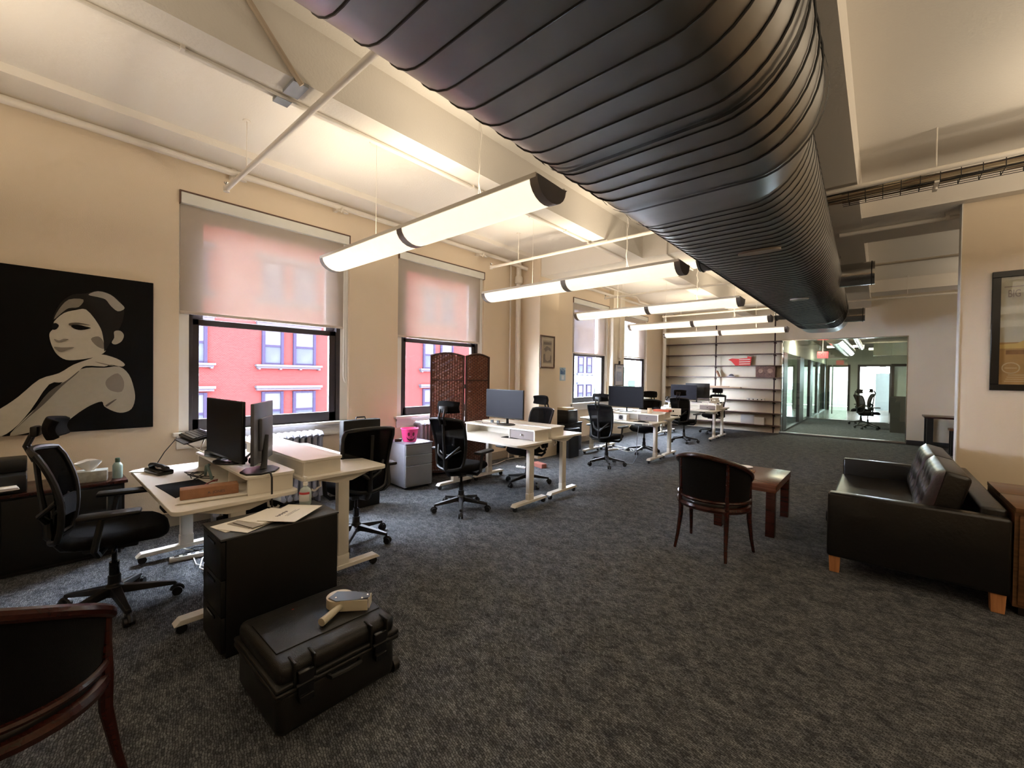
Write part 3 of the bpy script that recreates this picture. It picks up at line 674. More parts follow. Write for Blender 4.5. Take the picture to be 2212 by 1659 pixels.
# ---- framed prints and notes
def frame(name, label, cat, loc, ry, w, h, fw, fm, group=None, d=.025):
    """picture frame; local x across the wall, z up, y out of the wall (towards -y when ry=0)"""
    t = thing(name, label, cat, loc, ry)
    obj('frame', MB().box(-w/2, w/2, -d, 0, 0, fw).box(-w/2, w/2, -d, 0, h-fw, h).box(-w/2, -w/2+fw, -d, 0, fw, h-fw).box(w/2-fw, w/2, -d, 0, fw, h-fw), fm, t, bev=.003)
    return t
RX90 = Matrix.Rotation(PI/2, 4, 'X')
# small framed print on the column
t = frame('framed_print', 'tall narrow framed drawing on the square column', 'picture', (-4.63, 6.18, 1.645), PI/2, .43, .59, .022, wood('frame_brown', (.10, .055, .035), (.16, .09, .06), .4))
obj('mat_board', MB().box(-.193, .193, -.008, -.002, .022, .568), mat('mat_cream', (.70, .62, .50), .8), t)
obj('print', MB().box(-.13, .13, -.0095, -.008, .08, .50), mat('sketch_paper', (.50, .42, .33), .8, noise=.2, scale=9), t)
mk = mat('sketch_grey', (.24, .20, .18), .8, noise=.3, scale=25)
obj('print_mark', MB().prism([(-.11,.34),(-.02,.40),(.10,.36),(.11,.30),(.02,.33),(-.06,.29)], -.0105, -.0095, 'y').prism([(-.12,.10),(-.12,.24),(-.07,.26),(-.06,.15),(0,.12),(.08,.15),(.09,.24),(.12,.22),(.12,.10)], -.0105, -.0095, 'y').prism([(-.12,.42),(.12,.42),(.12,.47),(-.12,.47)], -.0105, -.0095, 'y'), mk, t, smooth=False)
obj('glazing', MB().box(-.2, .2, -.016, -.014, .02, .57), glass_mat('picture_glass', (1, 1, 1), .12), t)
# blue flyer
t = thing('paper_flyer', 'small pale blue paper flyer taped left of the third window', 'flyer', (XW, 7.33, 1.40))
obj('sheet', MB().box(.002, .004, 0, .215, 0, .28), mat('flyer_blue', (.42, .56, .66), .7), t)
mk = mat('flyer_navy', (.05, .12, .28), .7)
m = MB()
for k, (a, h) in enumerate(((.02, .10), (.05, .07), (.075, .12), (.105, .05), (.135, .11), (.17, .08))): m.box(.004, .0048, a, a+.024, .145, .145+h)
obj('print_mark', m.box(.004, .0048, .02, .195, .135, .147), mk, t); obj('print_panel', MB().box(.004, .0048, .07, .16, .02, .11), mat('flyer_pale', (.72, .76, .80), .7), t)
# hanging clipboard/white board on the pier
t = thing('hanging_board', 'narrow dark-framed notice board hung on the pier between the far windows', 'notice board', (XW+.13, 9.75, 1.27), PI/2)
obj('frame', MB().box(-.24, -.215, -.02, 0, 0, .55).box(.215, .24, -.02, 0, 0, .55).box(-.215, .215, -.02, 0, .53, .55).box(-.215, .215, -.02, 0, 0, .02), M_FRAME, t)
obj('sheet', MB().box(-.215, .215, -.01, -.003, .02, .53), mat('notice_sheet', (.60, .62, .68), .5, noise=.2, scale=8), t)
obj('print_mark', MB().box(-.1, .1, -.0115, -.01, .44, .48).box(-.15, .12, -.0115, -.01, .12, .36), mat('notice_blue', (.36, .42, .56), .6, noise=.3, scale=20), t)
obj('clip', MB().rbox(-.03, .03, -.03, 0, .55, .63, .01), M_BLK, t)
t = thing('switch_box', 'cream electrical box with its conduit on the pier between the far windows', 'electrical box', (XW+.12, 9.74, 1.98))
obj('box', MB().rbox(0, .06, -.06, .06, 0, .20, .008), M_PIPE, t); obj('conduit', MB().cyl((.03, 0, .2), (.03, 0, 1.6), .014, 8), M_PIPE, t)
# poster on the partition
t = frame('framed_poster', 'large framed poster in a black frame on the right-hand wall', 'picture', (1.36, 6.1, 1.42), 0, 1.10, 1.14, .058, M_BLK2, d=.03)
obj('poster_top', MB().box(-.492, .492, -.008, -.002, .46, 1.082), mat('poster_grey', (.50, .48, .38), .7, noise=.08, scale=4), t)
obj('poster_foot', MB().box(-.492, .492, -.008, -.002, .058, .46), mat('poster_ochre', (.38, .22, .07), .7, noise=.25, scale=7), t)
obj('poster_haze', MB().prism([(-.492,.44),(-.38,.45),(-.30,.50),(-.12,.47),(.1,.52),(.3,.49),(.492,.50),(.492,.40),(-.492,.40)], -.009, -.008, 'y'), mat('poster_gold', (.58, .40, .12), .7, noise=.2, scale=9), t)
mk = mat('poster_ink', (.24, .20, .19), .7)
text('lettering', 'BIG', .10, (-.405, -.0095, .92), RX90 @ Matrix.Diagonal((.55, 1, 1, 1)), mk, t)
obj('print_mark', MB().box(-.47, -.20, -.0095, -.008, .985, .993), mk, t)
mk2 = mat('poster_line', (.55, .42, .24), .7)
obj('emblem', MB().tube([(-.416+.055*math.cos(a*PI/12), -.010, .215+.05*math.sin(a*PI/12)) for a in range(24)], .005, 5, closed=True).box(-.455, -.377, -.0105, -.008, .212, .218), mk2, t)
obj('print_mark', MB().box(-.45, .45, -.0095, -.008, .345, .385), mat('poster_rust', (.22, .10, .03), .7, noise=.4, scale=30), t)
m = MB()
for k in range(4): m.box(-.455+.008*k, .3, -.0095, -.008, .085+.02*k, .092+.02*k)
obj('print_mark', m, mk2, t); obj('glazing', MB().box(-.492, .492, -.020, -.018, .058, 1.082), glass_mat('picture_glass'), t)

# ---- wall shelves on black pipe
t = thing('pipe_shelving', 'tall dark shelves on black pipe uprights along the back wall', 'shelf', (-3.7, YB, 0))
PX = (-1.49, .01, 1.52)
for x in PX:
    u = obj('upright', MB().cyl((x, -.16, .02), (x, -.16, 3.16), .017, 10).cyl((x, -.16, 3.14), (x, 0, 3.14), .017, 10), M_SHP := mat('black_iron_pipe', (.05, .022, .022), .5, metal=.4), t)
    obj('flange', MB().cyl((x, -.02, 3.14), (x, 0, 3.14), .045, 12).lathe([(0, 0), (.04, 0), (.04, .012), (0, .012)], (x, -.16, 0), 12).tube([(x, -.16, 3.10), (x, -.16, 3.145), (x, -.10, 3.145)], .026, 8), M_SHP, u)
SHZ = [.212, .539, .878, 1.205, 1.531, 1.858, 2.184, 2.523]
for i, z in enumerate(SHZ+[2.86]):
    x0, x1 = (-1.66, 1.70) if i < 8 else (-1.66, -1.35)
    obj('shelf', MB().box(x0, x1, -.27, -.02, z-.011, z+.011), M_SHELF, t)
    for x in PX:
        if x < x1: obj('fitting', MB().cyl((x, -.16, z-.06), (x, -.16, z-.012), .028, 10).cyl((x, -.16, z-.04), (x+.035, -.20, z-.05), .018, 8), M_SHP, t)
SY = YB-.15
t = thing('striped_sign', 'red and white striped flag-shaped board on the wall shelves', 'sign', (-3.05, SY, 1.870), 0)
m_red = mat('sign_red', (.75, .03, .03), .5)
obj('board', MB().prism([(-.30, .17), (-.22, .13), (-.11, 0), (.28, 0), (.31, .24), (.20, .26), (.20, .21), (-.02, .19), (-.2, .205)], -.015, .015, 'y'), m_red, t, smooth=False)
for k in range(3): obj('stripe', MB().prism([(-.01, .03+k*.06), (.27, .035+k*.062), (.275, .060+k*.062), (-.01, .052+k*.06)], -.019, .019, 'y'), M_TRIM, t, smooth=False)
t = thing('book', 'brown book leaning on the middle shelf upright', 'book', (-3.58, SY, 1.545)); t.rotation_euler = (0, R(-24), 0)
obj('cover', MB().box(-.012, .012, -.09, .09, 0, .19), mat('book_tan', (.42, .22, .12), .6), t); obj('pages', MB().box(-.009, .009, -.085, .092, .004, .186), M_PAPER, t)
t = thing('desk_ornament', 'small grey ornament with a dark dome beside the leaning book', 'ornament', (-3.26, SY, 1.545))
obj('base', MB().rbox(-.10, .10, -.06, .06, 0, .025, .006), mat('orn_grey', (.5, .5, .55), .5), t); obj('dome', MB().lathe([(.07, .025), (.065, .05), (.04, .075), (0, .085)], (0, 0, 0), 14), mat('orn_dark', (.12, .12, .16), .4), t)
t = thing('carved_box', 'large brown patterned box on the right of the wall shelves', 'box', (-2.38, SY, 1.545))
obj('box', MB().rbox(-.235, .235, -.10, .10, 0, .30, .008), mat('carved_brown', (.16, .09, .075), .6, noise=.6, scale=22, bump=.6, bscale=40), t)
for k in (-1, 1): obj('carving', MB().lathe([(.07, 0), (.055, .014), (.02, .018), (0, .012)], (0, 0, 0), 14, M=Matrix.Translation((k*.11, -.10, .17)) @ Matrix.Rotation(PI/2, 4, 'X')), mat('carved_tan', (.34, .22, .17), .6, noise=.4, scale=30), t)
t = thing('cardboard_tray', 'long flat cardboard box on the shelf behind the far monitors', 'box', (-3.42, SY, 1.217))
obj('box', MB().box(-.42, .42, -.09, .09, 0, .035).box(-.42, .10, -.09, .08, .035, .055), mat('cardboard', (.52, .36, .24), .8), t)
t = thing('white_device', 'white flat device with black dots on the second lowest visible shelf', 'electronic device', (-2.62, SY, .890))
obj('body', MB().rbox(-.22, .22, -.07, .07, 0, .06, .008), M_TRIM, t)
for k in (-.15, -.05, .06, .16): obj('button', MB().cyl((k, -.075, .03), (k, -.068, .03), .016, 10), M_BLK, t)
t = thing('paper_sleeve', 'translucent grey paper standing on the lowest shelf', 'paper', (-2.82, SY, .224))
obj('sheet', MB().box(-.17, .17, -.004, 0, 0, .26), mat('sleeve_grey', (.6, .6, .6), .5), t)
t = thing('paper_sleeve', 'small clear file box beside the grey paper on the lowest shelf', 'paper', (-2.52, SY, .224))
obj('sheet', MB().box(-.12, .12, -.06, .06, 0, .20), mat('sleeve_white', (.74, .74, .72), .5), t)

# ---- exit sign and lobby things
M_EXIT = mat('exit_red', (.9, .04, .04), .5, emit=(1, .03, .05), estr=.5)
t = thing('exit_sign', 'red illuminated EXIT sign hung behind the glass partition', 'sign', (-1.345, 16.0, 2.165))
obj('housing', MB().rbox(-.135, .135, -.03, .03, 0, .20, .006), M_EXIT, t)
text('lettering', 'EXIT', .15, (0, -.032, .098), RX90, mat('exit_dark', (.35, .01, .02), .5, emit=(.3, .0, .01), estr=.2), t)
obj('stem', MB().cyl((0, 0, .2), (0, 0, .83), .01, 8), M_PIPE, t)
for i, (x, y, w) in enumerate(((-1.75, 15.2, .7), (-1.2, 15.2, .9), (-1.0, 20, 1.1), (.2, 22, 1.1))):
    t = thing('lobby_light', ('left strip light', 'wider strip light', 'strip light deep in the lobby', 'farthest strip light')[i]+' on the dark ceiling behind the glass partition', 'ceiling light', (x, y, 2.72))
    obj('diffuser', MB().box(-w/2, w/2, -.09, .09, 0, .07), mat('strip_diffuser', (.9, .85, .7), .5, emit=(1, .86, .62), estr=1.8), t); obj('stem', MB().cyl((0, 0, .07), (0, 0, .28), .012, 8), M_PIPE, t)
    li = bpy.data.lights.new('strip_light', 'AREA'); li.shape = 'RECTANGLE'; li.size = w; li.size_y = .18; li.energy = 12; li.color = (1, .92, .75)
    lo = bpy.data.objects.new('strip_light', li); COL.objects.link(lo); lo.parent = t; lo.location = (0, 0, -.006)
t = thing('lobby_duct', 'silver duct running away under the lobby ceiling', 'air duct', (-.95, 14.2, 2.68))
obj('duct', MB().cyl((0, 0, 0), (0, 7, -.02), .22, 18), M_STEEL2, t); obj('side_duct', MB().cyl((.4, .2, .08), (.42, 6, .03), .08, 14), M_STEEL2, t)
t = thing('lobby_bulkhead', 'cream boxed-in bulkhead at the top right behind the glass', 'bulkhead', (.22, 16, 2.22))
obj('panel', MB().box(-.37, .03, 0, .6, 0, .36).box(.035, .5, 0, .6, 0, .36), mat('bulkhead_cream', (.66, .58, .40), .8), t)
t = thing('lobby_counter', 'dark tall partition with a frosted pane at the right behind the glass', 'partition', (.25, 16.2, 0))
obj('panel', MB().box(0, 1.3, 0, .08, 0, 1.05), mat('counter_dark', (.06, .055, .05), .6), t); obj('frame', MB().box(0, .07, -.01, .09, 1.05, 1.98).box(.07, 1.3, -.01, .09, 1.91, 1.98), M_FRAME, t)
obj('pane', MB().box(.07, 1.3, .03, .04, 1.05, 1.91), mat('frosted_pane', (.55, .60, .52), .5), t)
t = thing('glass_door', 'pair of frameless lobby glass doors with tall ladder pulls', 'door', (-1.5, 19.75, 0))
for x0, x1 in ((-.55, .02), (.03, .6)): obj('leaf', MB().box(x0, x1, 0, .012, .02, 2.3), M_GL6, t)
for x in (-.24, .16): obj('pull', MB().cyl((x, -.06, .22), (x, -.06, 2.05), .018, 10).cyl((x, -.06, 1.35), (x, .0, 1.35), .012, 8).cyl((x, -.06, .5), (x, .0, .5), .012, 8), M_STEEL2, t, label='brushed ladder pull')
for i, (x, y, e) in enumerate(((-1.5, 28, 45), (.2, 28, 45), (-3.5, 16, 22), (-3.5, 21, 22))):
    t = thing('office_light', ('ceiling light in the far left office', 'ceiling light in the far right office', 'ceiling light in the first side office', 'ceiling light in the second side office')[i], 'ceiling light', (x, y, 2.96))
    obj('panel', MB().box(-.5, .5, -.15, .15, 0, .04), MATS['strip_diffuser'], t)
    li = bpy.data.lights.new('office_light', 'AREA'); li.size = .9; li.energy = e; li.color = (.93, .96, 1)
    lo = bpy.data.objects.new('office_light', li); COL.objects.link(lo); lo.parent = t; lo.location = (0, 0, -.008)
t = thing('lobby_screen', 'pale blue standing screen in the far right office', 'screen', (.0, 27.6, 0))
obj('panel', MB().box(-.15, .55, 0, .04, 0, 1.85), mat('screen_blue', (.62, .72, .86), .7), t)

# ================================================================== FURNITURE
def make_chair(label, head=True, blk=None):
    """ergonomic mesh chair, sitter looks to +y"""
    t = thing('office_chair', label, 'office chair', (0, 0, 0), 0, 'black mesh office chairs')
    m = MB().lathe([(.035, .085), (.045, .09), (.045, .15), (.032, .165), (.032, .22)], (0, 0, 0), 16)
    for k in range(5):
        a = 2*PI*k/5+PI/2; M = Matrix.Rotation(a, 4, 'Z')
        m._add([(.03, -.028, .10), (.03, .028, .10), (.03, .024, .148), (.03, -.024, .148), (.30, -.016, .072), (.30, .016, .072), (.30, .013, .094), (.30, -.013, .094)], [(0,3,2,1),(4,5,6,7),(0,1,5,4),(1,2,6,5),(2,3,7,6),(3,0,4,7)], 0, M)
    obj('star_base', m, M_BLK, t, bev=.004)
    for k in range(5):
        a = 2*PI*k/5+PI/2; ca, sa = math.cos(a), math.sin(a); c = Vector((.295*ca, .295*sa, 0)); p = Vector((-sa, ca, 0))
        m = MB().cyl(c+Vector((0, 0, .05)), c+Vector((0, 0, .085)), .010, 8)
        for s in (-1, 1): q = c+Vector((ca, sa, 0))*.012+Vector((0, 0, .028)); m.cyl(q+p*s*.006, q+p*s*.025, .028, 14)
        m.tube([c+p*.0+Vector((ca*.01, sa*.01, .03))+Vector((ca*.03*math.cos(u), sa*.03*math.cos(u), .032*math.sin(u))) for u in (0, .6, 1.2, 1.8, 2.4, 3.0)], .012, 6)
        obj('caster', m, M_BLK, t)
    obj('gas_lift', MB().cyl((0, 0, .18), (0, 0, .30), .026, 14).cyl((0, 0, .30), (0, 0, .42), .014, 12), M_BLK2, t)
    obj('mechanism', MB().rbox(-.09, .09, -.13, .12, .40, .45, .012).cyl((.08, .02, .42), (.20, .02, .42), .007, 8).tube([(0, -.10, .42), (0, -.22, .44), (0, -.28, .52), (0, -.285, .62)], [.03, .03, .026, .022], 10), M_BLK, t)
    def seat(u, v):
        a = u*2*PI; x = math.cos(a); y = math.sin(a); n = 3.2
        rr = 1/((abs(x)**n+abs(y)**n)**(1/n)); prof = [(0, .0), (.6, .0), (.93, .012), (1.0, .035), (.97, .065), (.85, .085), (.5, .082), (0, .078)][min(7, int(round(v*7)))]
        X = x*rr*.25*prof[0]; Y = y*rr*.245*prof[0]; fz = -.03*max(0, (Y-.12)/.125)**2+.012*(X/.25)**2
        return (X, Y+.02, .445+prof[1]+fz)
    obj('seat', MB().surf(seat, 28, 7), M_FAB, t, ang=60)
    W2, ZB, ZT2 = .215, .52, 1.02
    def bx(u, z):   # back surface: u -1..1 across, z height
        k = (z-ZB)/(ZT2-ZB); w = W2*(.80+.28*k-.06*k*k*k); return (u*w, -.245-.07*k+.055*u*u-.045*math.sin(k*PI)*-1-.02, z)
    out = []; n = 9
    ctr = [(-1, k/n) for k in range(n+1)]+[(-1+2*k/8, 1) for k in range(1, 8)]+[(1, 1-k/n) for k in range(n+1)]+[(1-2*k/8, 0) for k in range(1, 8)]
    def corner(u, k):
        z = ZB+k*(ZT2-ZB); z += (.02*(1-u*u) if k == 1 else (-.03*(1-u*u) if k == 0 else 0))
        if abs(u) == 1 and (k > .96 or k < .04): u = u*.93
        return bx(u, z)
    pts = [corner(u, k) for u, k in ctr]
    bf = obj('backrest', MB().tube(pts, .016, 8, closed=True).tube([bx(-.8, .70), bx(-.35, .655), bx(0, .645), bx(.35, .655), bx(.8, .70)], .010, 6).tube([(0, -.285, .60), (-.08, -.30, .66), bx(-.72, .74)], [.02, .016, .012], 8).tube([(0, -.285, .60), (.08, -.30, .66), bx(.72, .74)], [.02, .016, .012], 8).tube([(0, -.29, .60), (0, -.315, .80), (0, -.33, .98)], [.02, .013, .014], 8), M_BLK, t)
    obj('mesh', MB().surf(lambda a, b: bx(-.95+1.9*a, ZB-.02+b*(ZT2-ZB+.03)), 10, 10, .003), M_MESH, bf)
    obj('lumbar_pad', MB().surf(lambda a, b: (lambda p: (p[0], p[1]+.018, p[2]))(bx(-.75+1.5*a, .62+.12*b)), 8, 3, .014), M_FAB, bf)
    if head:
        def hd(a, b): u = -1+2*a; return (.145*u, -.285+.05*u*u-.02*math.sin(b*PI), 1.085+.14*b-.012*u*u*(1-2*b)*-1)
        h = obj('headrest', MB().surf(hd, 10, 6, .035), M_FAB, t, bev=.006)
        obj('post', MB().tube([(-.03, -.33, .97), (-.03, -.365, 1.06), (-.03, -.335, 1.14)], .011, 8).tube([(.03, -.33, .97), (.03, -.365, 1.06), (.03, -.335, 1.14)], .011, 8).rbox(-.05, .05, -.345, -.315, 1.11, 1.17, .008), M_BLK, h)
    for s in (-1, 1):
        a = obj('armrest', MB().tube([(s*.10, -.03, .425), (s*.24, -.04, .43), (s*.285, -.05, .47), (s*.29, -.02, .65)], [.016, .018, .018, .015], 8).rbox(s*.29-.045, s*.29+.045, -.12, .15, .655, .685, .012), M_BLK, t)
    return t
CH0 = make_chair('black mesh chair with open headrest ring, facing the nearest cluttered desk')
CH0.location = (-3.61, .34, 0); CH0.rotation_euler = (0, 0, R(-12))
def chair(x, y, rz, lab, head=True):
    c = dup(CH0, (x, y, 0), R(rz), lab)
    return c
chair(-3.50, 3.12, 12, 'black mesh chair with headrest, back to the camera, left of the woven screen desk pair')
chair(-3.66, 4.47, 172, 'black chair with headrest tucked behind the second desk pair, below the corner pipe')
chair(-3.48, 6.36, 2, 'black mesh chair with headrest in front of the third window, at the third desk pair')
chair(-3.50, 7.90, 178, 'black chair with headrest half hidden behind the third desk pair')
chair(-3.42, 9.90, -4, 'black mesh chair turned to the far desk pair, white loop on its headrest')
chair(-3.40, 12.05, 170, 'farthest black chair, almost hidden behind the far desk monitors')
C2 = make_chair('black mesh chair without headrest, behind the nearest desk pair', head=False); C2.location = (-3.53, 1.90, 0); C2.rotation_euler = (0, 0, R(84))
C9 = make_chair('dark chair at the small dark desk right of the glass partition'); C9.location = (1.62, 12.0, 0); C9.rotation_euler = (0, 0, R(60))
C10 = dup(CH0, (-.25, 16.8, 0), R(-60), 'dark chair behind the glass, beside the dark partition', 'lobby chairs')
C11 = dup(CH0, (-.45, 18.2, 0), R(100), 'low black chair deeper in the lobby behind the glass', 'lobby chairs')

def make_desk(label, x0, x1, y0, y1, zt, out=1):
    """sit-stand desk; out=+1: user on the -y side. Local origin at its middle on the floor"""
    xc, yc = (x0+x1)/2, (y0+y1)/2; L, D = x1-x0, y1-y0
    t = thing('standing_desk', label, 'desk', (xc, yc, 0), 0, 'white sit-stand desks')
    obj('tabletop', MB().prism(rrect(L, D, .05), zt-.025, zt, 'z'), M_WHITE, t, bev=.003, ang=30)
    obj('cross_rail', MB().box(-L/2+.1, L/2-.1, -.05, .05, zt-.085, zt-.045), M_WMET, t)
    for s in (-1, 1):
        X = s*(L/2-.10)
        obj('bracket', MB()._add([(X-.03, -D/2+.06, zt-.025), (X+.03, -D/2+.06, zt-.025), (X+.03, D/2-.06, zt-.025), (X-.03, D/2-.06, zt-.025), (X-.03, -.06, zt-.085), (X+.03, -.06, zt-.085), (X+.03, .06, zt-.085), (X-.03, .06, zt-.085)], [(3,2,1,0),(4,5,6,7),(0,1,5,4),(1,2,6,5),(2,3,7,6),(3,0,4,7)]), M_WMET, t)
        lg = obj('leg', MB().rbox(X-.028, X+.028, -.045, .045, .06, .16, .004).rbox(X-.026, X+.026, -.041, .041, .16, zt-.08, .004), M_WMET, t)
        obj('foot', MB()._add([(X-.035, -D/2+.02, .055), (X+.035, -D/2+.02, .055), (X+.035, D/2-.02, .055), (X-.035, D/2-.02, .055), (X-.035, -D/2+.05, .085), (X+.035, -D/2+.05, .085), (X+.035, D/2-.05, .085), (X-.035, D/2-.05, .085)], [(3,2,1,0),(4,5,6,7),(0,1,5,4),(1,2,6,5),(2,3,7,6),(3,0,4,7)]), M_WMET, t, bev=.003)
        for q in (-1, 1): obj('caster', MB().cyl((X-.012, q*(D/2-.06), .027), (X+.012, q*(D/2-.06), .027), .027, 14).box(X-.016, X+.016, q*(D/2-.06)-.015, q*(D/2-.06)+.015, .04, .06), M_BLK, t)
    obj('hook', MB().tube([(L/2-.10, -out*-.17, zt-.03), (L/2-.08, -out*-.17, zt-.09)]+[(L/2-.08+.0, out*(.19+.022*(1-math.cos(a))), zt-.09-.022*math.sin(a)) for a in (0.4, 1.0, 1.6, 2.2, 2.8)], .008, 8), M_WMET, t)
    obj('control_box', MB().rbox(L/2-.35, L/2-.22, -out*(D/2-.02)-.02, -out*(D/2-.02)+.02, zt-.05, zt-.027, .005), M_BLK, t)
    return t
XA, XB = -4.40, -2.90
DK = {}
for k, y0, y1, z, lab, out in (('1a', .50, 1.165, .722, 'nearest white desk, cluttered, under the two monitors', 1), ('1b', 1.19, 1.82, .787, 'taller white desk back to back with the cluttered one, with an empty shelf riser', -1),
        ('2a', 3.40, 4.03, .744, 'white desk in front of the woven screen, holding one monitor on a riser', 1), ('2b', 4.05, 4.68, .767, 'white desk behind the one facing the woven screen, in front of the corner pipe', -1),
        ('3a', 6.93, 7.56, .705, 'white desk of the third pair, with the white projector-like box and mug', 1), ('3b', 7.58, 8.21, .746, 'white desk of the third pair on its far side, behind the red box', -1),
        ('4a', 10.42, 11.06, .720, 'white desk of the farthest pair, in front of the shelves, near side', 1), ('4b', 11.09, 11.72, .752, 'white desk of the farthest pair, on the side of the wall shelves', -1)):
    DK[k] = make_desk(lab, XA, XB, y0, y1, z, out)

def riser(label, x0, x1, y0, y1, zb, h=.12, drawer=True, front=-1):
    """low white shelf unit on a desk; front=-1 opens to -y"""
    t = thing('desk_riser', label, 'desk shelf', ((x0+x1)/2, (y0+y1)/2, zb+.0005), 0, 'white desk risers'); L, D = x1-x0, y1-y0
    obj('top', MB().prism(rrect(L, D, .025), h-.018, h, 'z'), M_WHITE, t, bev=.002, ang=30)
    for xs, we in ((-L/2+.02, .018), (L/2-.038, .018), (L/2-.42, .015)): obj('side_panel' if we > .016 else 'divider', MB().box(xs, xs+we, -D/2+.015, D/2-.01, 0, h-.018), M_WHITE, t)
    yb = -front*(D/2-.02); obj('back_panel', MB().box(-L/2+.038, L/2-.038, yb-.008, yb+.008, .0, h-.018), M_WHITE, t)
    if drawer:
        yf = front*(D/2-.02); d = obj('drawer', MB().box(L/2-.403, L/2-.04, min(yf, yf-front*.22), max(yf, yf-front*.22), .008, h-.022), M_GREY, t)
        obj('knob', MB().cyl((L/2-.22, yf, h/2-.005), (L/2-.22, yf+front*.02, h/2-.005), .010, 10), M_CHROME, d)
    return t
riser('white riser on the cluttered nearest desk, carrying the two monitors', -4.20, -2.96, .87, 1.16, .722, .12, False)
riser('empty white riser on the taller desk next to the radiator', -4.15, -2.94, 1.20, 1.48, .787, .115, True, 1)
riser('white riser with grey drawer under the single monitor by the woven screen', -4.15, -2.95, 3.74, 4.025, .744, .13)
riser('empty white riser on the far desk of the second pair', -4.15, -2.95, 4.055, 4.34, .767, .115, True, 1)
riser('white riser with drawer carrying the mug and the red box', -4.15, -2.95, 7.27, 7.555, .705, .13)
riser('white riser on the far desk of the third pair', -4.15, -2.95, 7.585, 7.86, .746, .115, True, 1)
riser('white riser with drawer on the near desk of the farthest pair', -4.15, -2.95, 10.77, 11.055, .720, .13)
riser('white riser on the farthest desk', -4.15, -2.95, 11.095, 11.37, .752, .115, True, 1)

def monitor(label, x, y, zb, w, h, z0, rz, tilt=0, base='round', dark=M_SCREEN, bx=0, back=M_BLK):
    """screen facing local -y, stand behind it; z0 = bottom of the screen above zb"""
    t = thing('monitor', label, 'monitor', (x, y, zb+.0008), R(rz))
    s = obj('screen', MB().rbox(-w/2, w/2, -.012, .010, z0, z0+h, .004).rbox(-w*.3, w*.3, .010, .035, z0+h*.2, z0+h*.75, .01), back, t)
    obj('display', MB().box(-w/2+.008, w/2-.008, -.0135, -.012, z0+.018, z0+h-.008), dark, s)
    obj('stand', MB().tube([(bx, .06, .01), (bx*.8, .055, z0+.02), (bx*.3, .035, z0+h*.45)], [.022, .018, .02], 10, flat=.6), M_BLK, t)
    pts = [(bx+.13*math.cos(a*PI/12), .03+.10*math.sin(a*PI/12)) for a in range(24)] if base == 'round' else [(bx+.14*math.cos(a*PI/4+PI/8), .04+.11*math.sin(a*PI/4+PI/8)) for a in range(8)]
    obj('base', MB().prism(pts, 0, .012, 'z'), M_BLK, t, bev=.003)
    return t
monitor('black monitor on the nearest desk, screen facing the portrait side', -3.56, .91, .842, .70, .42, .035, 3)
monitor('turned monitor on the nearest desk showing its sheen-toned grey back and octagonal base', -3.275, 1.06, .842, .42, .41, .035, -33.5, base='oct', bx=.19, back=mat('monitor_back_sheen', (.10, .10, .115), .35))  # grey-blue sheen on the back is put into its base colour
monitor('single black monitor on the riser by the woven screen', -3.56, 3.88, .874, .63, .36, .085, 0)
monitor('large black monitor on the third desk pair', -3.67, 7.42, .835, .72, .40, .085, 0)
monitor('left one of the overlapping black monitors on the farthest desk pair', -3.80, 10.93, .850, .66, .38, .09, 0)
monitor('right one of the overlapping black monitors on the farthest desk pair', -3.56, 11.24, .867, .60, .38, .11, 180)

# ---- things on the nearest desk
ZD = .7225
t = thing('leather_box', 'long brown leather box with stamped lettering on the nearest desk', 'box', (-3.12, .72, ZD+.012), R(80))
obj('box', MB().rbox(-.145, .145, -.045, .045, 0, .06, .004), mat('tan_leather', (.34, .16, .08), .6, noise=.12, scale=40, bump=.2, bscale=200), t)
text('lettering', 'A. JONES', .022, (.03, -.0455, .026), RX90, M_INK, t)
t = thing('paper_stack', 'thin stack of papers under the brown leather box', 'papers', (-3.10, .74, ZD), R(80))
for k in range(4): obj('sheet', MB().box(-.19+.006*k, .19-.004*k, -.075-.004*k, .09-.005*k, .0005+.0028*k, .0028+.0028*k), M_PAPER, t)
t = thing('desk_mat', 'dark mat lying across the nearest desk', 'desk mat', (-3.42, .68, ZD), R(4)); obj('mat', MB().rbox(-.26, .26, -.12, .12, 0, .004, .0015), M_FAB, t)
t = thing('laptop_stand', 'black laptop stand piled with cables at the window end of the nearest desk', 'laptop stand', (-4.12, .86, .842), R(0))
obj('deck', MB()._add([(-.16,-.11,.10),(.17,-.11,.10),(.17,.11,.15),(-.16,.11,.15),(-.16,-.11,.108),(.17,-.11,.108),(.17,.11,.158),(-.16,.11,.158)], [(3,2,1,0),(4,5,6,7),(0,1,5,4),(1,2,6,5),(2,3,7,6),(3,0,4,7)]), M_BLK, t)
obj('leg', MB().tube([(-.13, -.09, .1), (-.13, .05, 0), (-.13, .10, .145)], .008, 6), M_CHROME, t); obj('leg', MB().tube([(.14, -.09, .1), (.14, .05, 0), (.14, .10, .145)], .008, 6), M_CHROME, t)
t = thing('keyboard', 'black keyboard propped on the laptop stand', 'keyboard', (-4.12, .86, .997), 0); t.rotation_euler = (R(12.8), 0, 0)
obj('body', MB().rbox(-.22, .22, -.075, .075, -.018, 0, .003), M_BLK, t)
for r_ in range(5):
    for c_ in range(14): obj('key', MB().box(-.205+c_*.0295, -.205+c_*.0295+.025, -.062+r_*.025, -.062+r_*.025+.021, 0, .006), M_BLK2, t)
t = thing('dock_station', 'black ribbed docking box on the riser of the nearest desk', 'docking station', (-3.83, .96, .842), R(14))
obj('body', MB().rbox(-.11, .11, -.07, .07, .001, .05, .006), M_BLK2, t)
for k in range(9): obj('ridge', MB().box(-.10+k*.023, -.093+k*.023, -.06, .06, .05, .054), M_BLK, t)
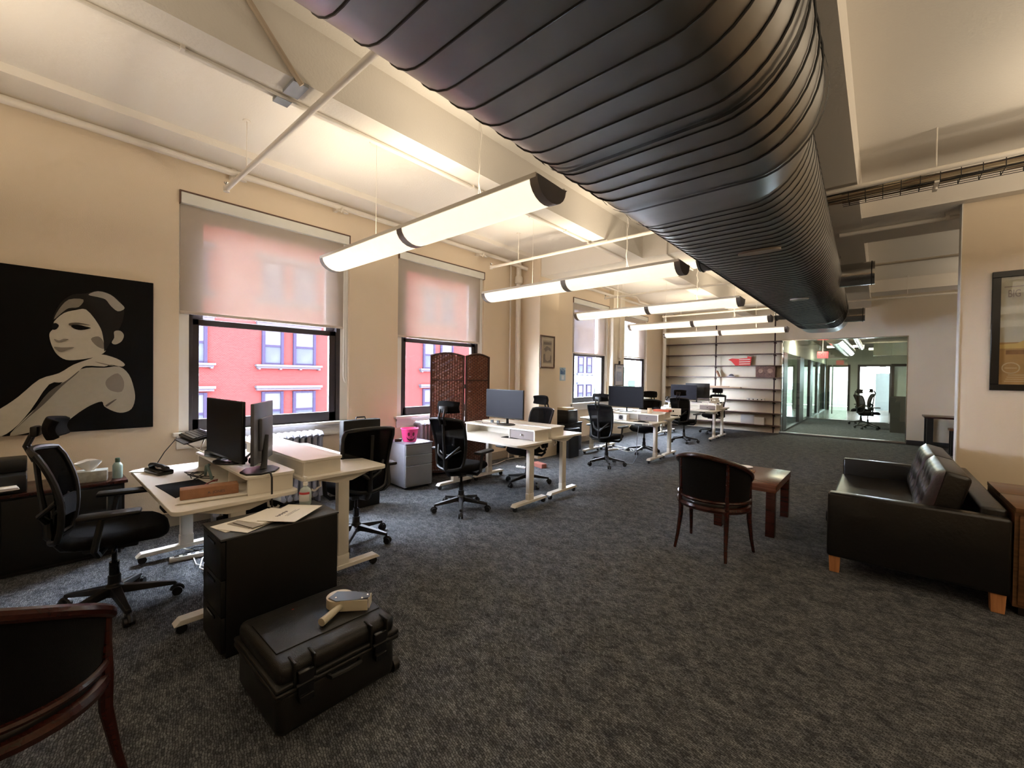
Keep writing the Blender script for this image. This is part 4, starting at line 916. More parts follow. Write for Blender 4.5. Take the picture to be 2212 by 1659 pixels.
t = thing('headset', 'coiled black headset lying on the riser of the nearest desk', 'headset', (-3.46, .98, .865), R(20))
obj('ear_cup', MB().lathe([(0, -.02), (.04, -.015), (.045, 0), (.04, .02), (0, .022)], (0, 0, .0), 16), M_FAB, t); obj('ear_cup', MB().lathe([(0, -.02), (.04, -.015), (.045, 0), (.04, .02), (0, .022)], (.11, .03, .0), 16), M_FAB, t)
obj('band', MB().tube([(0.0, .04, .01), (-.02, .09, .03), (.04, .13, .04), (.11, .12, .03), (.12, .07, .01)], .008, 8), M_BLK, t)
t = thing('desk_phone', 'black telephone handset at the window end of the nearest desk', 'telephone', (-4.12, .63, ZD), R(12))
obj('body', MB().rbox(-.12, .12, -.05, .05, 0, .035, .010), M_BLK2, t); obj('handset', MB().tube([(-.12, 0, .045), (-.06, 0, .06), (.06, 0, .06), (.12, 0, .045)], [.022, .014, .014, .022], 10), M_BLK, t)
t = thing('paper_stack', 'loose white papers on the window corner of the nearest desk', 'papers', (-4.27, .60, ZD), R(30))
for k in range(3):
    o = obj('sheet', MB().box(-.10, .10, -.07, .07, .0005+.002*k, .0022+.002*k), M_PAPER, t); o.rotation_euler = (0, 0, .15*k)
t = thing('gadget_arm', 'teal metal bracket hanging under the riser edge of the nearest desk', 'bracket', (-3.66, .84, ZD), 0)
M_TEAL = mat('teal_metal', (.22, .32, .32), .4, metal=.5)
obj('strut', MB().tube([(-.10, 0, .008), (-.03, -.01, .09), (.0, 0, .10)], .010, 6).tube([(.07, 0, .008), (.01, -.01, .09), (-.01, 0, .10)], .010, 6), M_TEAL, t)
rn = random.Random(9)
for i, (x, y, z, n, s, mm, lab) in enumerate(((-3.75, .80, ZD+.004, 26, .16, M_BLK, 'tangle of black cables in front of the riser on the nearest desk'), (-3.55, .93, .848, 22, .12, M_BLK, 'loops of thin black cable between the headset and the turned monitor'), (-3.42, .80, ZD+.006, 14, .10, mat('cable_red', (.30, .03, .03), .5), 'dark red cable curling on the nearest desk'))):
    t = thing('cable', lab, 'cable', (x, y, z)); ph = rn.uniform(0, 6)
    obj('cord', MB().tube([(s*math.sin(k*.62+ph)*(.5+k/n*.7), .055*math.cos(k*.85+ph), .004+.012*abs(math.sin(k*.9))) for k in range(n)], .0035, 6), mm, t)
t = thing('cable', 'thick dark cable drooping from the riser edge to the floor behind the black pedestal', 'cable', (-2.93, 1.00, 0))
obj('cord', MB().tube([(-.04, 0, .851), (-.01, 0, .852), (.012, 0, .83), (.016, 0, .60), (.014, .0, .3), (.0, .02, .01)], .006, 8), M_BLK, t)
t = thing('cable', 'thin black cable arching off the keyboard stand towards the telephone', 'cable', (-4.2, .70, ZD))
obj('cord', MB().tube([(.0, .12, .24), (-.10, .06, .22), (-.15, 0, .12), (-.12, -.05, .04), (-.02, -.06, .03)], .0035, 6), M_BLK, t)

# ---- black pedestal by the nearest desk
t = thing('drawer_pedestal', 'black steel drawer pedestal at the front end of the nearest desk', 'drawer cabinet', (-2.72, .945, 0))
obj('body', MB().rbox(-.17, .17, -.285, .305, .0, .622, .004), M_PED, t)
obj('top', MB().rbox(-.178, .178, -.312, .310, .622, .634, .003), mat('pedestal_top', (.05, .05, .052), .42), t)
for z0, z1 in ((.03, .215), (.222, .41), (.417, .612)):
    d = obj('drawer', MB().rbox(-.165, .165, -.308, -.286, z0, z1, .003), M_PED, t); obj('handle', MB().box(-.07, .07, -.314, -.308, z1-.03, z1-.018), M_BLK2, d)
t = thing('letter_pile', 'spread of white letters and envelopes on the black pedestal', 'papers', (-2.72, .88, .6345))
for k, (x, y, a, w, l, dk) in enumerate(((-.02, -.10, 12, .16, .24, 0), (.03, -.06, 28, .20, .26, 0), (.0, -.02, 20, .17, .24, 1), (-.03, .02, 32, .16, .25, 0), (.03, .0, 15, .18, .24, 1), (-.01, .03, 25, .18, .24, 0))):
    o = obj('sheet', MB().box(-w/2, w/2, -l/2, l/2, .0004, .0030), M_PAPER if not dk else mat('envelope_grey', (.42, .38, .33), .7), t); o.location = (x, y, .0031*k); o.rotation_euler = (0, 0, R(a))
t = thing('letter', 'top white letter with a dark heading, hanging over the pedestal edge', 'papers', (-2.66, 1.02, .655), R(38))
obj('sheet', MB().box(-.11, .11, -.15, .15, 0, .0022), M_PAPER, t)
m = MB()
for k in range(9): m.box(-.050-.004*(k % 3 == 0), -.036+.006*(k % 2), -.075+k*.0115, -.067+k*.0115, .0022, .0026)
obj('print_mark', m, M_INK, t); obj('print_line', MB().box(-.004, -.001, -.06, .05, .0022, .0026).box(.008, .011, -.06, .07, .0022, .0026), M_INK, t)
t = thing('sanitizer_bottle', 'clear pump bottle of hand sanitizer beside the riser end of the nearest desk', 'bottle', (-2.83, 1.17, .6345))
M_SAN = mat('sanitizer_gel', (.48, .56, .55), .1, noise=.05); M_LAB = mat('bottle_label', (.75, .75, .75), .5)
obj('bottle', MB().lathe([(.0, 0), (.032, 0), (.036, .01), (.036, .085), (.030, .105), (.013, .12), (.013, .128)], (0, 0, 0), 18), M_SAN, t)
obj('pump', MB().lathe([(.015, .128), (.015, .148), (.006, .150), (.006, .175)], (0, 0, 0), 12).rbox(-.03, .012, -.008, .008, .172, .184, .003), M_TRIM, t)
obj('label', MB().surf(lambda a, b: (.0366*math.cos(-1.9+a*2.2), .0366*math.sin(-1.9+a*2.2), .03+b*.055), 10, 1, .0006), M_LAB, t); obj('label_band', MB().surf(lambda a, b: (.0372*math.cos(-1.9+a*2.2), .0372*math.sin(-1.9+a*2.2), .075+b*.014), 10, 1, .0006), mat('label_red', (.5, .05, .06), .5), t)
t = thing('office_stool', 'round black cushion seat pushed under the nearest desk', 'stool', (-3.22, 1.0, 0))
obj('seat', MB().lathe([(0, .50), (.15, .50), (.18, .52), (.18, .56), (.15, .58), (0, .585)], (0, 0, 0), 24), M_FAB, t); obj('column', MB().cyl((0, 0, .03), (0, 0, .5), .02, 10), M_BLK, t); obj('base', MB().lathe([(0, 0), (.17, 0), (.17, .02), (.03, .04), (0, .04)], (0, 0, 0), 24), M_BLK, t)

# ---- hard case and tape dispenser
t = thing('hard_case', 'large black ribbed hard case lying on the carpet in front', 'equipment case', (-2.045, .91, 0), R(0))
cw, cd = .25, .27
obj('lower_shell', MB().rbox(-cw, cw, -cd, cd, .012, .205, .035, 3).rbox(-cw-.012, cw+.012, -cd-.012, cd+.012, .188, .212, .008), M_CASE, t, ang=50)
lid = obj('lid', MB().rbox(-cw-.012, cw+.012, -cd-.012, cd+.012, .214, .236, .008).rbox(-cw, cw, -cd, cd, .218, .312, .035, 3), M_CASE, t, ang=50)
obj('rib', MB().rbox(-cw+.10, cw-.10, -cd+.03, cd-.03, .308, .318, .004), M_CASE, lid)
for y in (-.17, .17):
    for e in (-.045, .035): obj('rib', MB().rbox(cw-.05, cw+.02, y+e, y+e+.01, .215, .318, .004), M_CASE, lid)
    la = obj('latch', MB().rbox(cw+.004, cw+.034, y-.032, y+.032, .15, .275, .008).rbox(cw+.02, cw+.042, y-.03, y+.03, .15, .18, .006), M_BLK2, t)
    obj('pin', MB().cyl((cw+.03, y-.04, .225), (cw+.03, y+.04, .225), .007, 8), M_CASE, la)
obj('carry_handle', MB().tube([(cw+.012, -.07, .19), (cw+.035, -.065, .19), (cw+.04, 0, .19), (cw+.035, .065, .19), (cw+.012, .07, .19)], .011, 8), M_CASE, t)
obj('wheel', MB().cyl((-cw+.02, cd-.01, .035), (-cw+.02, cd+.03, .035), .035, 14), M_BLK, t); obj('wheel', MB().cyl((cw-.04, cd-.0, .035), (cw-.04, cd+.03, .035), .035, 14), M_BLK, t)
obj('lid_mark', MB().box(-.16, -.14, -.06, -.05, .3125, .3132), mat('mark_red', (.7, .05, .03), .5), t)
t = thing('tape_dispenser', 'tape gun with cream handle and roll lying on the black hard case', 'tape dispenser', (-2.03, 1.00, .3195), R(48))
M_HAN = mat('handle_cream', (.55, .50, .38), .5, noise=.1); M_TAPE = mat('tape_beige', (.58, .50, .36), .35)
TZ = Matrix.Translation((0, .03, .030))
obj('tape_roll', MB().lathe([(.030, -.022), (.062, -.022), (.062, .022), (.030, .022), (.030, -.022)], (0, 0, 0), 28, M=TZ), M_TAPE, t); obj('hub', MB().lathe([(.0, -.02), (.029, -.02), (.029, .02), (.0, .02)], (0, 0, 0), 20, M=TZ), M_HAN, t)
obj('side_plate', MB().prism([(-.045, .0), (-.02, .06), (.06, .055), (.15, .03), (.155, -.01), (.10, -.03), (0, -.035)], .054, .058, 'z').prism([(-.045, .0), (.15, .03), (.155, -.01), (0, -.035)], .002, .006, 'z'), mat('plate_blue_grey', (.16, .18, .21), .35, metal=.7), t)
obj('guard', MB().box(.02, .15, -.034, -.030, .004, .056).box(.15, .156, -.02, .035, .006, .056), M_HAN, t)
obj('handle', MB().tube([(.02, -.03, .028), (.0, -.08, .026), (-.03, -.15, .022)], [.014, .017, .019], 12), M_HAN, t)
for p in ((.14, .015), (.12, -.015), (-.01, .0)): obj('rivet', MB().lathe([(0, .058), (.006, .058), (.004, .061), (0, .062)], (p[0], p[1], 0), 8), M_CHROME, t)

# ---- left wall cabinet and what stands on it
t = thing('low_cabinet', 'long black low cabinet along the wall under the portrait canvas', 'cabinet', (-4.90, -.35, 0))
obj('body', MB().box(-.22, .22, -1.1, .85, .03, .575), M_PED, t); obj('top', MB().rbox(-.23, .235, -1.12, .87, .575, .60, .004), M_MAHOG, t); obj('plinth', MB().box(-.2, .19, -1.08, .83, 0, .03), M_BLK, t)
for k in range(3): d = obj('door', MB().rbox(.222, .238, -1.08+k*.645, -.46+k*.645, .05, .56, .003), M_PED, t); obj('handle', MB().box(.238, .25, -.55+k*.645, -.54+k*.645, .38, .5), M_CHROME, d)
t = thing('tissue_box', 'tissue box with a white tissue on the low black cabinet', 'tissue box', (-4.80, .31, .6003), R(-8))
obj('box', MB().rbox(-.06, .06, -.10, .10, 0, .085, .003), mat('tissue_carton', (.34, .34, .30), .6, noise=.35, scale=30), t); obj('carton_top', MB().box(-.059, .059, -.099, .099, .085, .087), mat('carton_pale', (.58, .62, .60), .6), t)
def tis(u, v): a = u*2*PI; r = .020+.045*v+.012*math.sin(3*a)*v; return (r*math.cos(a)*.7, r*math.sin(a)*1.2, .087+.075*v+.014*math.sin(2*a+1)*v)
obj('tissue', MB().surf(tis, 22, 5), M_TRIM, t, ang=80)
t = thing('pump_bottle', 'small clear bottle with white pump left of the tissue box', 'bottle', (-4.86, .17, .6003))
obj('bottle', MB().lathe([(0, 0), (.03, 0), (.032, .01), (.032, .07), (.02, .095), (.012, .10)], (0, 0, 0), 16), mat('clear_plastic', (.50, .45, .36), .15), t); obj('label', MB().lathe([(.033, .025), (.033, .065)], (0, 0, 0), 16), mat('label_dark_blue', (.10, .12, .16), .5), t)
obj('pump', MB().lathe([(.014, .10), (.014, .12), (.005, .122), (.005, .14)], (0, 0, 0), 10).rbox(-.012, .012, -.03, .012, .138, .15, .003), M_TRIM, t)
t = thing('spray_bottle', 'green-grey bottle with dark cap right of the tissue box', 'bottle', (-4.80, .47, .6003))
obj('bottle', MB().lathe([(0, 0), (.030, 0), (.032, .008), (.032, .105), (.022, .125), (.014, .13)], (0, 0, 0), 18), mat('bottle_sage', (.28, .38, .34), .35, noise=.2, scale=25), t); obj('cap', MB().lathe([(.0155, .13), (.0155, .165), (0, .168)], (0, 0, 0), 14), mat('cap_green', (.08, .14, .10), .4), t)
t = thing('printer', 'black printer on the left end of the low cabinet', 'printer', (-4.88, -.22, .6003))
obj('body', MB().rbox(-.20, .20, -.22, .20, .0, .13, .012).rbox(-.20, .06, -.22, .20, .13, .22, .012), M_BLK, t); obj('tray', MB().rbox(.15, .30, -.15, .14, .03, .042, .004), M_BLK2, t)
t = thing('booklet', 'pale booklets lying in the printer tray beside the portrait canvas', 'booklet', (-4.655, -.16, .6435), R(5))
for k in range(3): obj('cover', MB().box(-.075, .075, -.10+.006*k, .10-.004*k, .001+.006*k, .0065+.006*k), mat('booklet_mauve', (.52, .46, .50), .6) if k % 2 else M_PAPER, t)
t = thing('file_box', 'cream cardboard file box at the far left on the low cabinet', 'box', (-4.93, -.72, .6003))
obj('box', MB().box(-.16, .16, -.22, .22, 0, .24), mat('box_cream', (.62, .52, .34), .8), t); obj('lid', MB().box(-.165, .165, -.225, .225, .24, .285), MATS['box_cream'], t)

# ---- silver pedestal with pumpkin bucket
t = thing('drawer_pedestal', 'silver-blue three drawer pedestal beside the woven screen', 'drawer cabinet', (-4.79, 3.34, 0), 0)
M_SIL = mat('silver_paint', (.42, .43, .50), .35, metal=.5, noise=.08); M_SILF = mat('silver_drawer', (.22, .22, .23), .5, noise=.05)
t.rotation_euler = (0, 0, R(-5))
obj('body', MB().rbox(-.24, .22, -.20, .20, .03, .585, .004), M_SIL, t); obj('top', MB().rbox(-.245, .25, -.205, .205, .585, .60, .003), mat('silver_top', (.30, .30, .38), .35, metal=.4), t)
for z0, z1 in ((.045, .31), (.318, .445), (.452, .578)): d = obj('drawer', MB().rbox(.222, .245, -.195, .195, z0, z1, .004), M_SILF, t); obj('pull_lip', MB().box(.245, .249, -.19, .19, z1-.010, z1-.003), M_SIL, d)
for x in (-.2, .18):
    for y in (-.16, .16): obj('caster', MB().cyl((x, y-.01, .018), (x, y+.01, .018), .018, 10), M_BLK, t)
t = thing('pumpkin_bucket', 'bright pink pumpkin-face bucket on the silver pedestal', 'bucket', (-4.74, 3.30, .6005), R(-24))
M_PINK = mat('hot_pink_plastic', (.95, .07, .26), .4, emit=None)
bk = obj('pail', MB().lathe([(0, 0), (.082, 0), (.088, .01), (.112, .16), (.117, .165), (.117, .175), (.109, .175), (.085, .014), (0, .01)], (0, 0, 0), 32), M_PINK, t)
def bsurf(u, v): r = .0885+.022*(v/.15)+.0018; return (r*math.cos(u), r*math.sin(u), v)
def patch(poly, c=0):
    vs = [bsurf(c+u, v) for u, v in poly]; ins = [(p[0]*.975, p[1]*.975, p[2]) for p in vs]; n = len(vs)
    return MB()._add(vs+ins, [tuple(range(n)), tuple(range(n, 2*n))[::-1]]+[(i, (i+1) % n, n+(i+1) % n, n+i) for i in range(n)])
M_FACE = mat('face_dark', (.16, .0, .02), .5)
for s in (-1, 1): obj('eye', patch([(s*.30+.13*math.cos(a*PI/6), .105+.026*math.sin(a*PI/6)) for a in range(12)]), M_FACE, bk)
obj('nose', patch([(-.06, .068), (.06, .068), (0, .086)]), M_FACE, bk)
obj('mouth', patch([(-.62, .070), (-.50, .040), (-.25, .020), (0, .014), (.25, .020), (.50, .040), (.62, .070), (.45, .052), (.22, .040), (.10, .038), (.08, .046), (-.08, .046), (-.10, .038), (-.22, .040), (-.45, .052)]), M_FACE, bk)
t = thing('desk_stapler', 'small dark object lying left of the pink bucket', 'stapler', (-4.80, 3.17, .6005), R(70)); obj('body', MB().rbox(-.05, .04, -.014, .014, 0, .03, .008).rbox(-.05, .05, -.01, .01, .024, .04, .006), M_MAHOG, t)

# ---- woven folding screen
t = thing('folding_screen', 'tall brown woven folding screen behind the second desk pair', 'room divider', (0, 0, 0))
M_WEAVE = wood('woven_brown', (.10, .030, .014), (.19, .065, .032), .35, 8, (3, 3, 20)); M_WEAVED = mat('woven_dark', (.045, .014, .008), .5)
def spanel(ax, ay, bx_, by, h, hm, under):
    a = Vector((ax, ay, 0)); d = Vector((bx_-ax, by-ay, 0)); L = d.length; M = Matrix.Translation(a) @ Matrix.Rotation(math.atan2(d.y, d.x), 4, 'Z')
    n = 12; arc = lambda u: h+hm*math.sin(PI*u/L)
    f = obj('panel_frame', MB(M).box(0, .025, -.012, .012, .03, h).box(L-.025, L, -.012, .012, .03, h).box(.025, L-.025, -.012, .012, .10, .13).box(.025, L-.025, -.012, .012, h*.80, h*.80+.018).tube([(u*L/n, 0, arc(u*L/n)) for u in range(n+1)], .014, 8), M_WEAVED, t)
    m = MB(M); q = MB(M); z = .14; r = 0; cw_ = .034
    cols = int((L-.05)/cw_); cw_ = (L-.05)/cols
    for c in range(cols):
        u = .025+c*cw_+cw_/2; q.box(u-.004, u+.004, -.004, .004, .13, arc(u))
    rows = []
    while z < h+hm:
        for c in range(cols):
            u0 = .025+c*cw_; u1 = u0+cw_
            if z+.018 > arc((u0+u1)/2): continue
            s = 1 if (r+c) % 2 else -1; g = .0215 if (r*7+c*3) % 5 else .0195
            for e in (s, -s*.35): m._add([(u0, -e*.002, z), ((u0+u1)/2, e*.010, z), (u1, -e*.002, z), (u0, -e*.002, z+g), ((u0+u1)/2, e*.010, z+g), (u1, -e*.002, z+g)], [(0, 1, 4, 3), (1, 2, 5, 4)])
        z += .0215; r += 1
    obj('weave', m, M_WEAVE, t, smooth=False, stuff=True); obj('upright_cane', q, M_WEAVED, t, smooth=False, stuff=True)
spanel(-4.81, 3.683, -4.555, 4.10, 1.76, .045, 0)
spanel(-4.545, 4.11, -4.50, 4.55, 1.76, .045, 0)
for z in (.4, 1.3): obj('hinge', MB().box(-4.558, -4.542, 4.094, 4.116, z, z+.06), M_BLK, t)
t = thing('flat_case', 'upright flat black case standing behind the chair without headrest', 'case', (-4.38, 2.40, 0))
obj('body', MB().rbox(-.05, .05, -.22, .22, 0, .985, .012), M_PED, t); obj('handle', MB().tube([(0, -.06, .98), (0, -.05, 1.01), (0, .05, 1.01), (0, .06, .98)], .008, 8), M_BLK, t)

# ---- leather sofa: long side along y, seat faces -x
t = thing('leather_sofa', 'black leather two seat sofa with tufted back cushions and wooden feet', 'sofa', (.185, 5.06, 0))
SX0, SX1, SY0, SY1 = -.475, .475, -.99, .99
obj('base', MB().rbox(SX0+.03, SX1-.02, SY0+.03, SY1-.03, .13, .33, .02), M_LEATHER, t, ang=50)
obj('seat_cushion', MB().rbox(SX0-.02, SX1-.22, SY0+.115, SY1-.115, .335, .455, .035, 4), M_LEATHER, t, ang=60)
for s, y0 in ((0, SY0), (1, SY1-.11)):
    obj('arm', MB().rbox(SX0, SX1, y0, y0+.11, .125, .62, .018, 3), M_LEATHER, t, ang=60)
obj('back', MB().rbox(SX1-.13, SX1, SY0+.11, SY1-.11, .13, .66, .02, 3), M_LEATHER, t, ang=60)
def cushion(u, v, s=1):
    """tufted front of a back cushion; u along y, v up"""
    y = -.43+.86*u; h = .44*v
    q = 0
    for iy in range(1, 5):
        for iz in range(1, 3):
            d2 = ((u-iy/5)/.055)**2+((v-iz/3)/.085)**2; q += math.exp(-d2)
    pil = (1-(2*u-1)**8)*(1-(2*v-1)**8)
    fold = .006*math.cos(u*5*2*PI)*(1-abs(2*v-1))
    return y, h, .050*pil-.040*q-fold*1.2
for k, yc in enumerate((-.435, .435)):
    c = obj('back_cushion', MB(Matrix.Translation((.085, yc, .44)) @ Matrix.Rotation(R(14), 4, 'Y')).surf(lambda u, v: (-.01-cushion(u, v)[2], cushion(u, v)[0], cushion(u, v)[1]), 44, 26, -.001).rbox(-.02, .13, -.43, .43, .0, .44, .03, 3), M_LEATHER, t, ang=70)
    for iy in range(1, 5):
        for iz in range(1, 3):
            obj('button', MB(Matrix.Translation((.085, yc, .44)) @ Matrix.Rotation(R(14), 4, 'Y')).lathe([(0, -.012), (.012, -.008), (.014, 0), (0, .004)], (0, 0, 0), 10, M=Matrix.Translation((-.024, -.43+.86*iy/5, .44*iz/3)) @ Matrix.Rotation(-PI/2, 4, 'Y')), M_LEATHER, c)
for x in (SX0+.05, SX1-.05):
    for y in (SY0+.055, SY1-.055):
        obj('foot', MB()._add([(x-.031, y-.034, 0), (x+.031, y-.034, 0), (x+.031, y+.034, 0), (x-.031, y+.034, 0), (x-.036, y-.04, .128), (x+.036, y-.04, .128), (x+.036, y+.04, .128), (x-.036, y+.04, .128)], [(3,2,1,0),(4,5,6,7),(0,1,5,4),(1,2,6,5),(2,3,7,6),(3,0,4,7)]), M_LEGW, t, bev=.003, label='orange-brown wooden foot')

# ---- tub chairs
def make_tub(label, loc, rz):
    """curved-back wooden armchair with dark upholstery, sitter looks to +y"""
    t = thing('tub_chair', label, 'armchair', loc, rz, 'dark wood tub chairs')
    def ring(a, r=1.0):   # a from -1 (left front) over 0 (rear) to 1 (right front)
        th = a*R(118); x = .285*math.sin(th)*r; y = -.255*math.cos(th)*r-.0
        return x, y+.02
    def top(a): return .845-.205*abs(a)**1.7
    n = 28
    pts = [(*ring(-1+2*k/n, 1.05), top(-1+2*k/n)) for k in range(n+1)]
    obj('top_rail', MB().tube([(pts[0][0]*.98, pts[0][1]+.02, pts[0][2]-.02)]+pts+[(pts[-1][0]*.98, pts[-1][1]+.02, pts[-1][2]-.02)], [.014]+[.022]*(n+1)+[.014], 10, flat=1.0), M_MAHOG, t)
    obj('back_panel', MB().surf(lambda u, v: (*ring(-1+2*u, 1.0+.04*v), .475+(top(-1+2*u)-.475-.01)*v), 36, 6, .03), M_FAB, t, ang=60)
    obj('lower_rail', MB().tube([(*ring(-1+2*k/n, 1.02), .468) for k in range(n+1)], .014, 8), M_MAHOG, t)
    obj('seat_rail', MB().tube([(*ring(-1.25+2.5*k/36, 1.0), .405) for k in range(37)], .022, 8, flat=1.3), M_MAHOG, t)
    def seat(u, v):
        a = u*2*PI; prof = [(0, 0), (.8, 0), (.98, .012), (1, .035), (.96, .058), (.75, .074), (0, .085)][min(6, int(round(v*6)))]
        return (.285*prof[0]*math.sin(a), (.27 if math.cos(a) < 0 else .275)*prof[0]*math.cos(a)+.02, .405+prof[1])
    obj('seat', MB().surf(seat, 30, 6), M_LEATHER, t, ang=60)
    for a, c in ((-.36, 0), (.36, 0), (-1, 1), (1, 1)):
        x, y = ring(a, 1.02); s = 1 if x > 0 else -1; fy = -1 if c == 0 else 1
        lean = [(x+s*.022+0, y+fy*.055, .0), (x+s*.010, y+fy*.030, .12), (x, y, .30), (x, y, .42), (x+s*.002, y, .55), (x+s*.004, y-.0, top(a)-.01)]
        obj('leg', MB().tube(lean, [.012, .015, .020, .022, .015, .014], 10), M_MAHOG, t)
    return t
TUB = make_tub('dark wood tub armchair seen from behind next to the coffee table', (-1.10, 3.92, 0), R(-8))
dup(TUB, (-2.14, -.11, 0), R(45), 'dark wood tub armchair cut off at the bottom left corner')

# ---- coffee table and things on it
t = thing('coffee_table', 'square reddish wooden coffee table between the tub chair and the sofa', 'table', (-.99, 4.99, 0))
obj('top', MB().rbox(-.275, .275, -.44, .44, .425, .495, .004), M_TABLE, t)
for x in (-.23, .23):
    for y in (-.395, .395): obj('leg', MB().rbox(x-.038, x+.038, y-.038, y+.038, 0, .425, .003), M_MAHOG, t)
t = thing('glass_bowl', 'small glass bowl with amber contents on the coffee table', 'bowl', (-1.005, 4.82, .4955))
M_AMB = mat('amber_glass', (.42, .22, .08), .12, noise=.5, scale=40, spec=.8)
obj('bowl', MB().lathe([(0, .004), (.035, 0), (.045, .012), (.062, .045), (.068, .062), (.062, .062), (.054, .04), (.036, .014), (0, .012)], (0, 0, 0), 24), glass_mat('bowl_glass', (.95, .85, .7), .5), t)
for k in range(9): a = k*2.4; obj('sweet', MB().lathe([(0, -.012), (.012, -.006), (.012, .006), (0, .012)], (.026*math.cos(a)*(k % 3)/2, .026*math.sin(a)*(k % 3)/2, .028+.012*(k//4)), 8), M_AMB, t)
t = thing('magazine', 'crumpled tan paper lying beside the glass bowl on the coffee table', 'papers', (-1.13, 4.92, .4955), R(20)); obj('sheet', MB().surf(lambda u, v: (-.09+.18*u, -.06+.12*v, .006+.012*abs(math.sin(7*u+3*v))), 10, 6, .001), mat('tan_paper', (.55, .42, .28), .5), t)
t = thing('plate', 'flat white disc lying at the far edge of the coffee table', 'plate', (-1.13, 5.28, .4955)); obj('plate', MB().lathe([(0, .001), (.06, .001), (.075, .008), (.075, .011), (.06, .006), (0, .005)], (0, 0, 0), 24), M_TRIM, t)

# ---- sideboard behind the sofa
t = thing('sideboard', 'brown wooden sideboard behind the black sofa along the right wall', 'sideboard', (.675, 4.12, 0))
obj('body', MB().box(.0, 1.7, .0, .90, .06, .668), M_SIDE, t); obj('top', MB().rbox(-.0, 1.71, -.02, .45, .668, .698, .003).rbox(-.0, 1.71, .455, .92, .668, .698, .003), M_SIDE, t); obj('plinth', MB().box(.03, 1.67, .03, .86, 0, .06), M_BLK, t)
for k in range(3): d = obj('door', MB().rbox(.02+k*.56, .56+k*.56, -.014, -.001, .08, .65, .003), M_SIDE, t); obj('knob', MB().lathe([(0, 0), (.012, 0), (.010, .02), (0, .02)], (0, 0, 0), 10, M=Matrix.Translation((.5+k*.56, -.014, .4)) @ Matrix.Rotation(PI/2, 4, 'X')), M_STEEL2, d)

# ---- desk with chair right of the glass
t = thing('writing_table', 'narrow dark table against the back wall right of the glass partition', 'table', (1.30, 12.92, 0))
obj('top', MB().rbox(-.55, .9, -.38, .38, .70, .735, .004), M_MAHOG, t)
for x in (-.46, .82):
    for y in (-.32, .32): obj('leg', MB().box(x-.05, x+.05, y-.04, y+.04, 0, .70), M_BLK, t)
t = thing('stool', 'lower dark square stool in front of the narrow dark table', 'stool', (1.26, 12.22, 0))
obj('seat', MB().rbox(-.17, .17, -.17, .17, .50, .54, .004), M_SIDE, t)
for x in (-.13, .13):
    for y in (-.13, .13): obj('leg', MB().box(x-.02, x+.02, y-.02, y+.02, 0, .50), M_BLK, t)

# ---- third and fourth desk pairs: small things
t = thing('mini_projector', 'white box device with a dark lens on the third desk', 'electronic device', (-3.60, 7.10, .7055))
obj('body', MB().rbox(-.26, .14, -.055, .055, 0, .105, .006), M_TRIM, t); obj('lens', MB().cyl((.03, -.062, .055), (.03, -.05, .055), .036, 16), M_BLK2, t); obj('socket', MB().cyl((-.19, -.060, .055), (-.19, -.05, .055), .024, 14), M_BLK, t); obj('plate', MB().box(-.02, .075, -.058, -.055, .008, .10), mat('device_grey', (.3, .28, .28), .5), t)
t = thing('mug', 'cream mug on the third desk riser', 'mug', (-3.19, 7.42, .8355))
obj('cup', MB().lathe([(0, 0), (.036, 0), (.040, .005), (.040, .095), (.036, .095), (.036, .01), (0, .01)], (0, 0, 0), 20), mat('mug_cream', (.80, .62, .42), .4), t); obj('handle', MB().tube([(.038, 0, .075), (.06, 0, .07), (.066, 0, .05), (.06, 0, .03), (.038, 0, .02)], .006, 8), MATS['mug_cream'], t)
t = thing('red_box', 'flat orange-red box on the third desk riser above the drawer', 'box', (-3.10, 7.62, .8620), 0); t.location = (-3.07, 7.72, .8620)
obj('lid', MB().rbox(-.15, .15, -.08, .08, 0, .035, .003), mat('box_red', (.62, .12, .06), .5), t)
def stand(label, x, y, z, rz):
    t = thing('tablet_stand', label, 'stand', (x, y, z), R(rz), 'white plastic stands')
    obj('plate', MB(Matrix.Translation((0, 0, .02)) @ Matrix.Rotation(R(-22), 4, 'X')).box(-.14, .14, -.004, .004, .02, .075).box(-.14, .14, -.004, .004, .115, .15).box(-.14, -.10, -.004, .004, .075, .115).box(-.075, -.055, -.004, .004, .075, .115).box(-.03, -.01, -.004, .004, .075, .115).box(.015, .14, -.004, .004, .075, .115), M_TRIM, t)
    for s in (-.1, .1): obj('leg', MB().tube([(s, -.0, .04), (s, -.07, .0), (s, .12, .0), (s, .055, .15)], .009, 6), M_TRIM, t)
    return t
stand('white slotted stand behind the red box on the third desk pair', -2.98, 8.02, .7465, 20)
stand('white slotted stand on the right of the farthest desk pair', -3.02, 10.9, .8505, 60)
stand('second white stand at the edge of the farthest desk pair', -3.05, 11.22, .8675, 10)
t = thing('dark_figurine', 'small dark figurine by the white stands on the farthest desks', 'figurine', (-2.99, 11.04, .8505)); obj('body', MB().lathe([(0, 0), (.025, 0), (.03, .03), (.018, .06), (.026, .085), (.015, .11), (0, .115)], (0, 0, 0), 14), M_MAHOG, t)
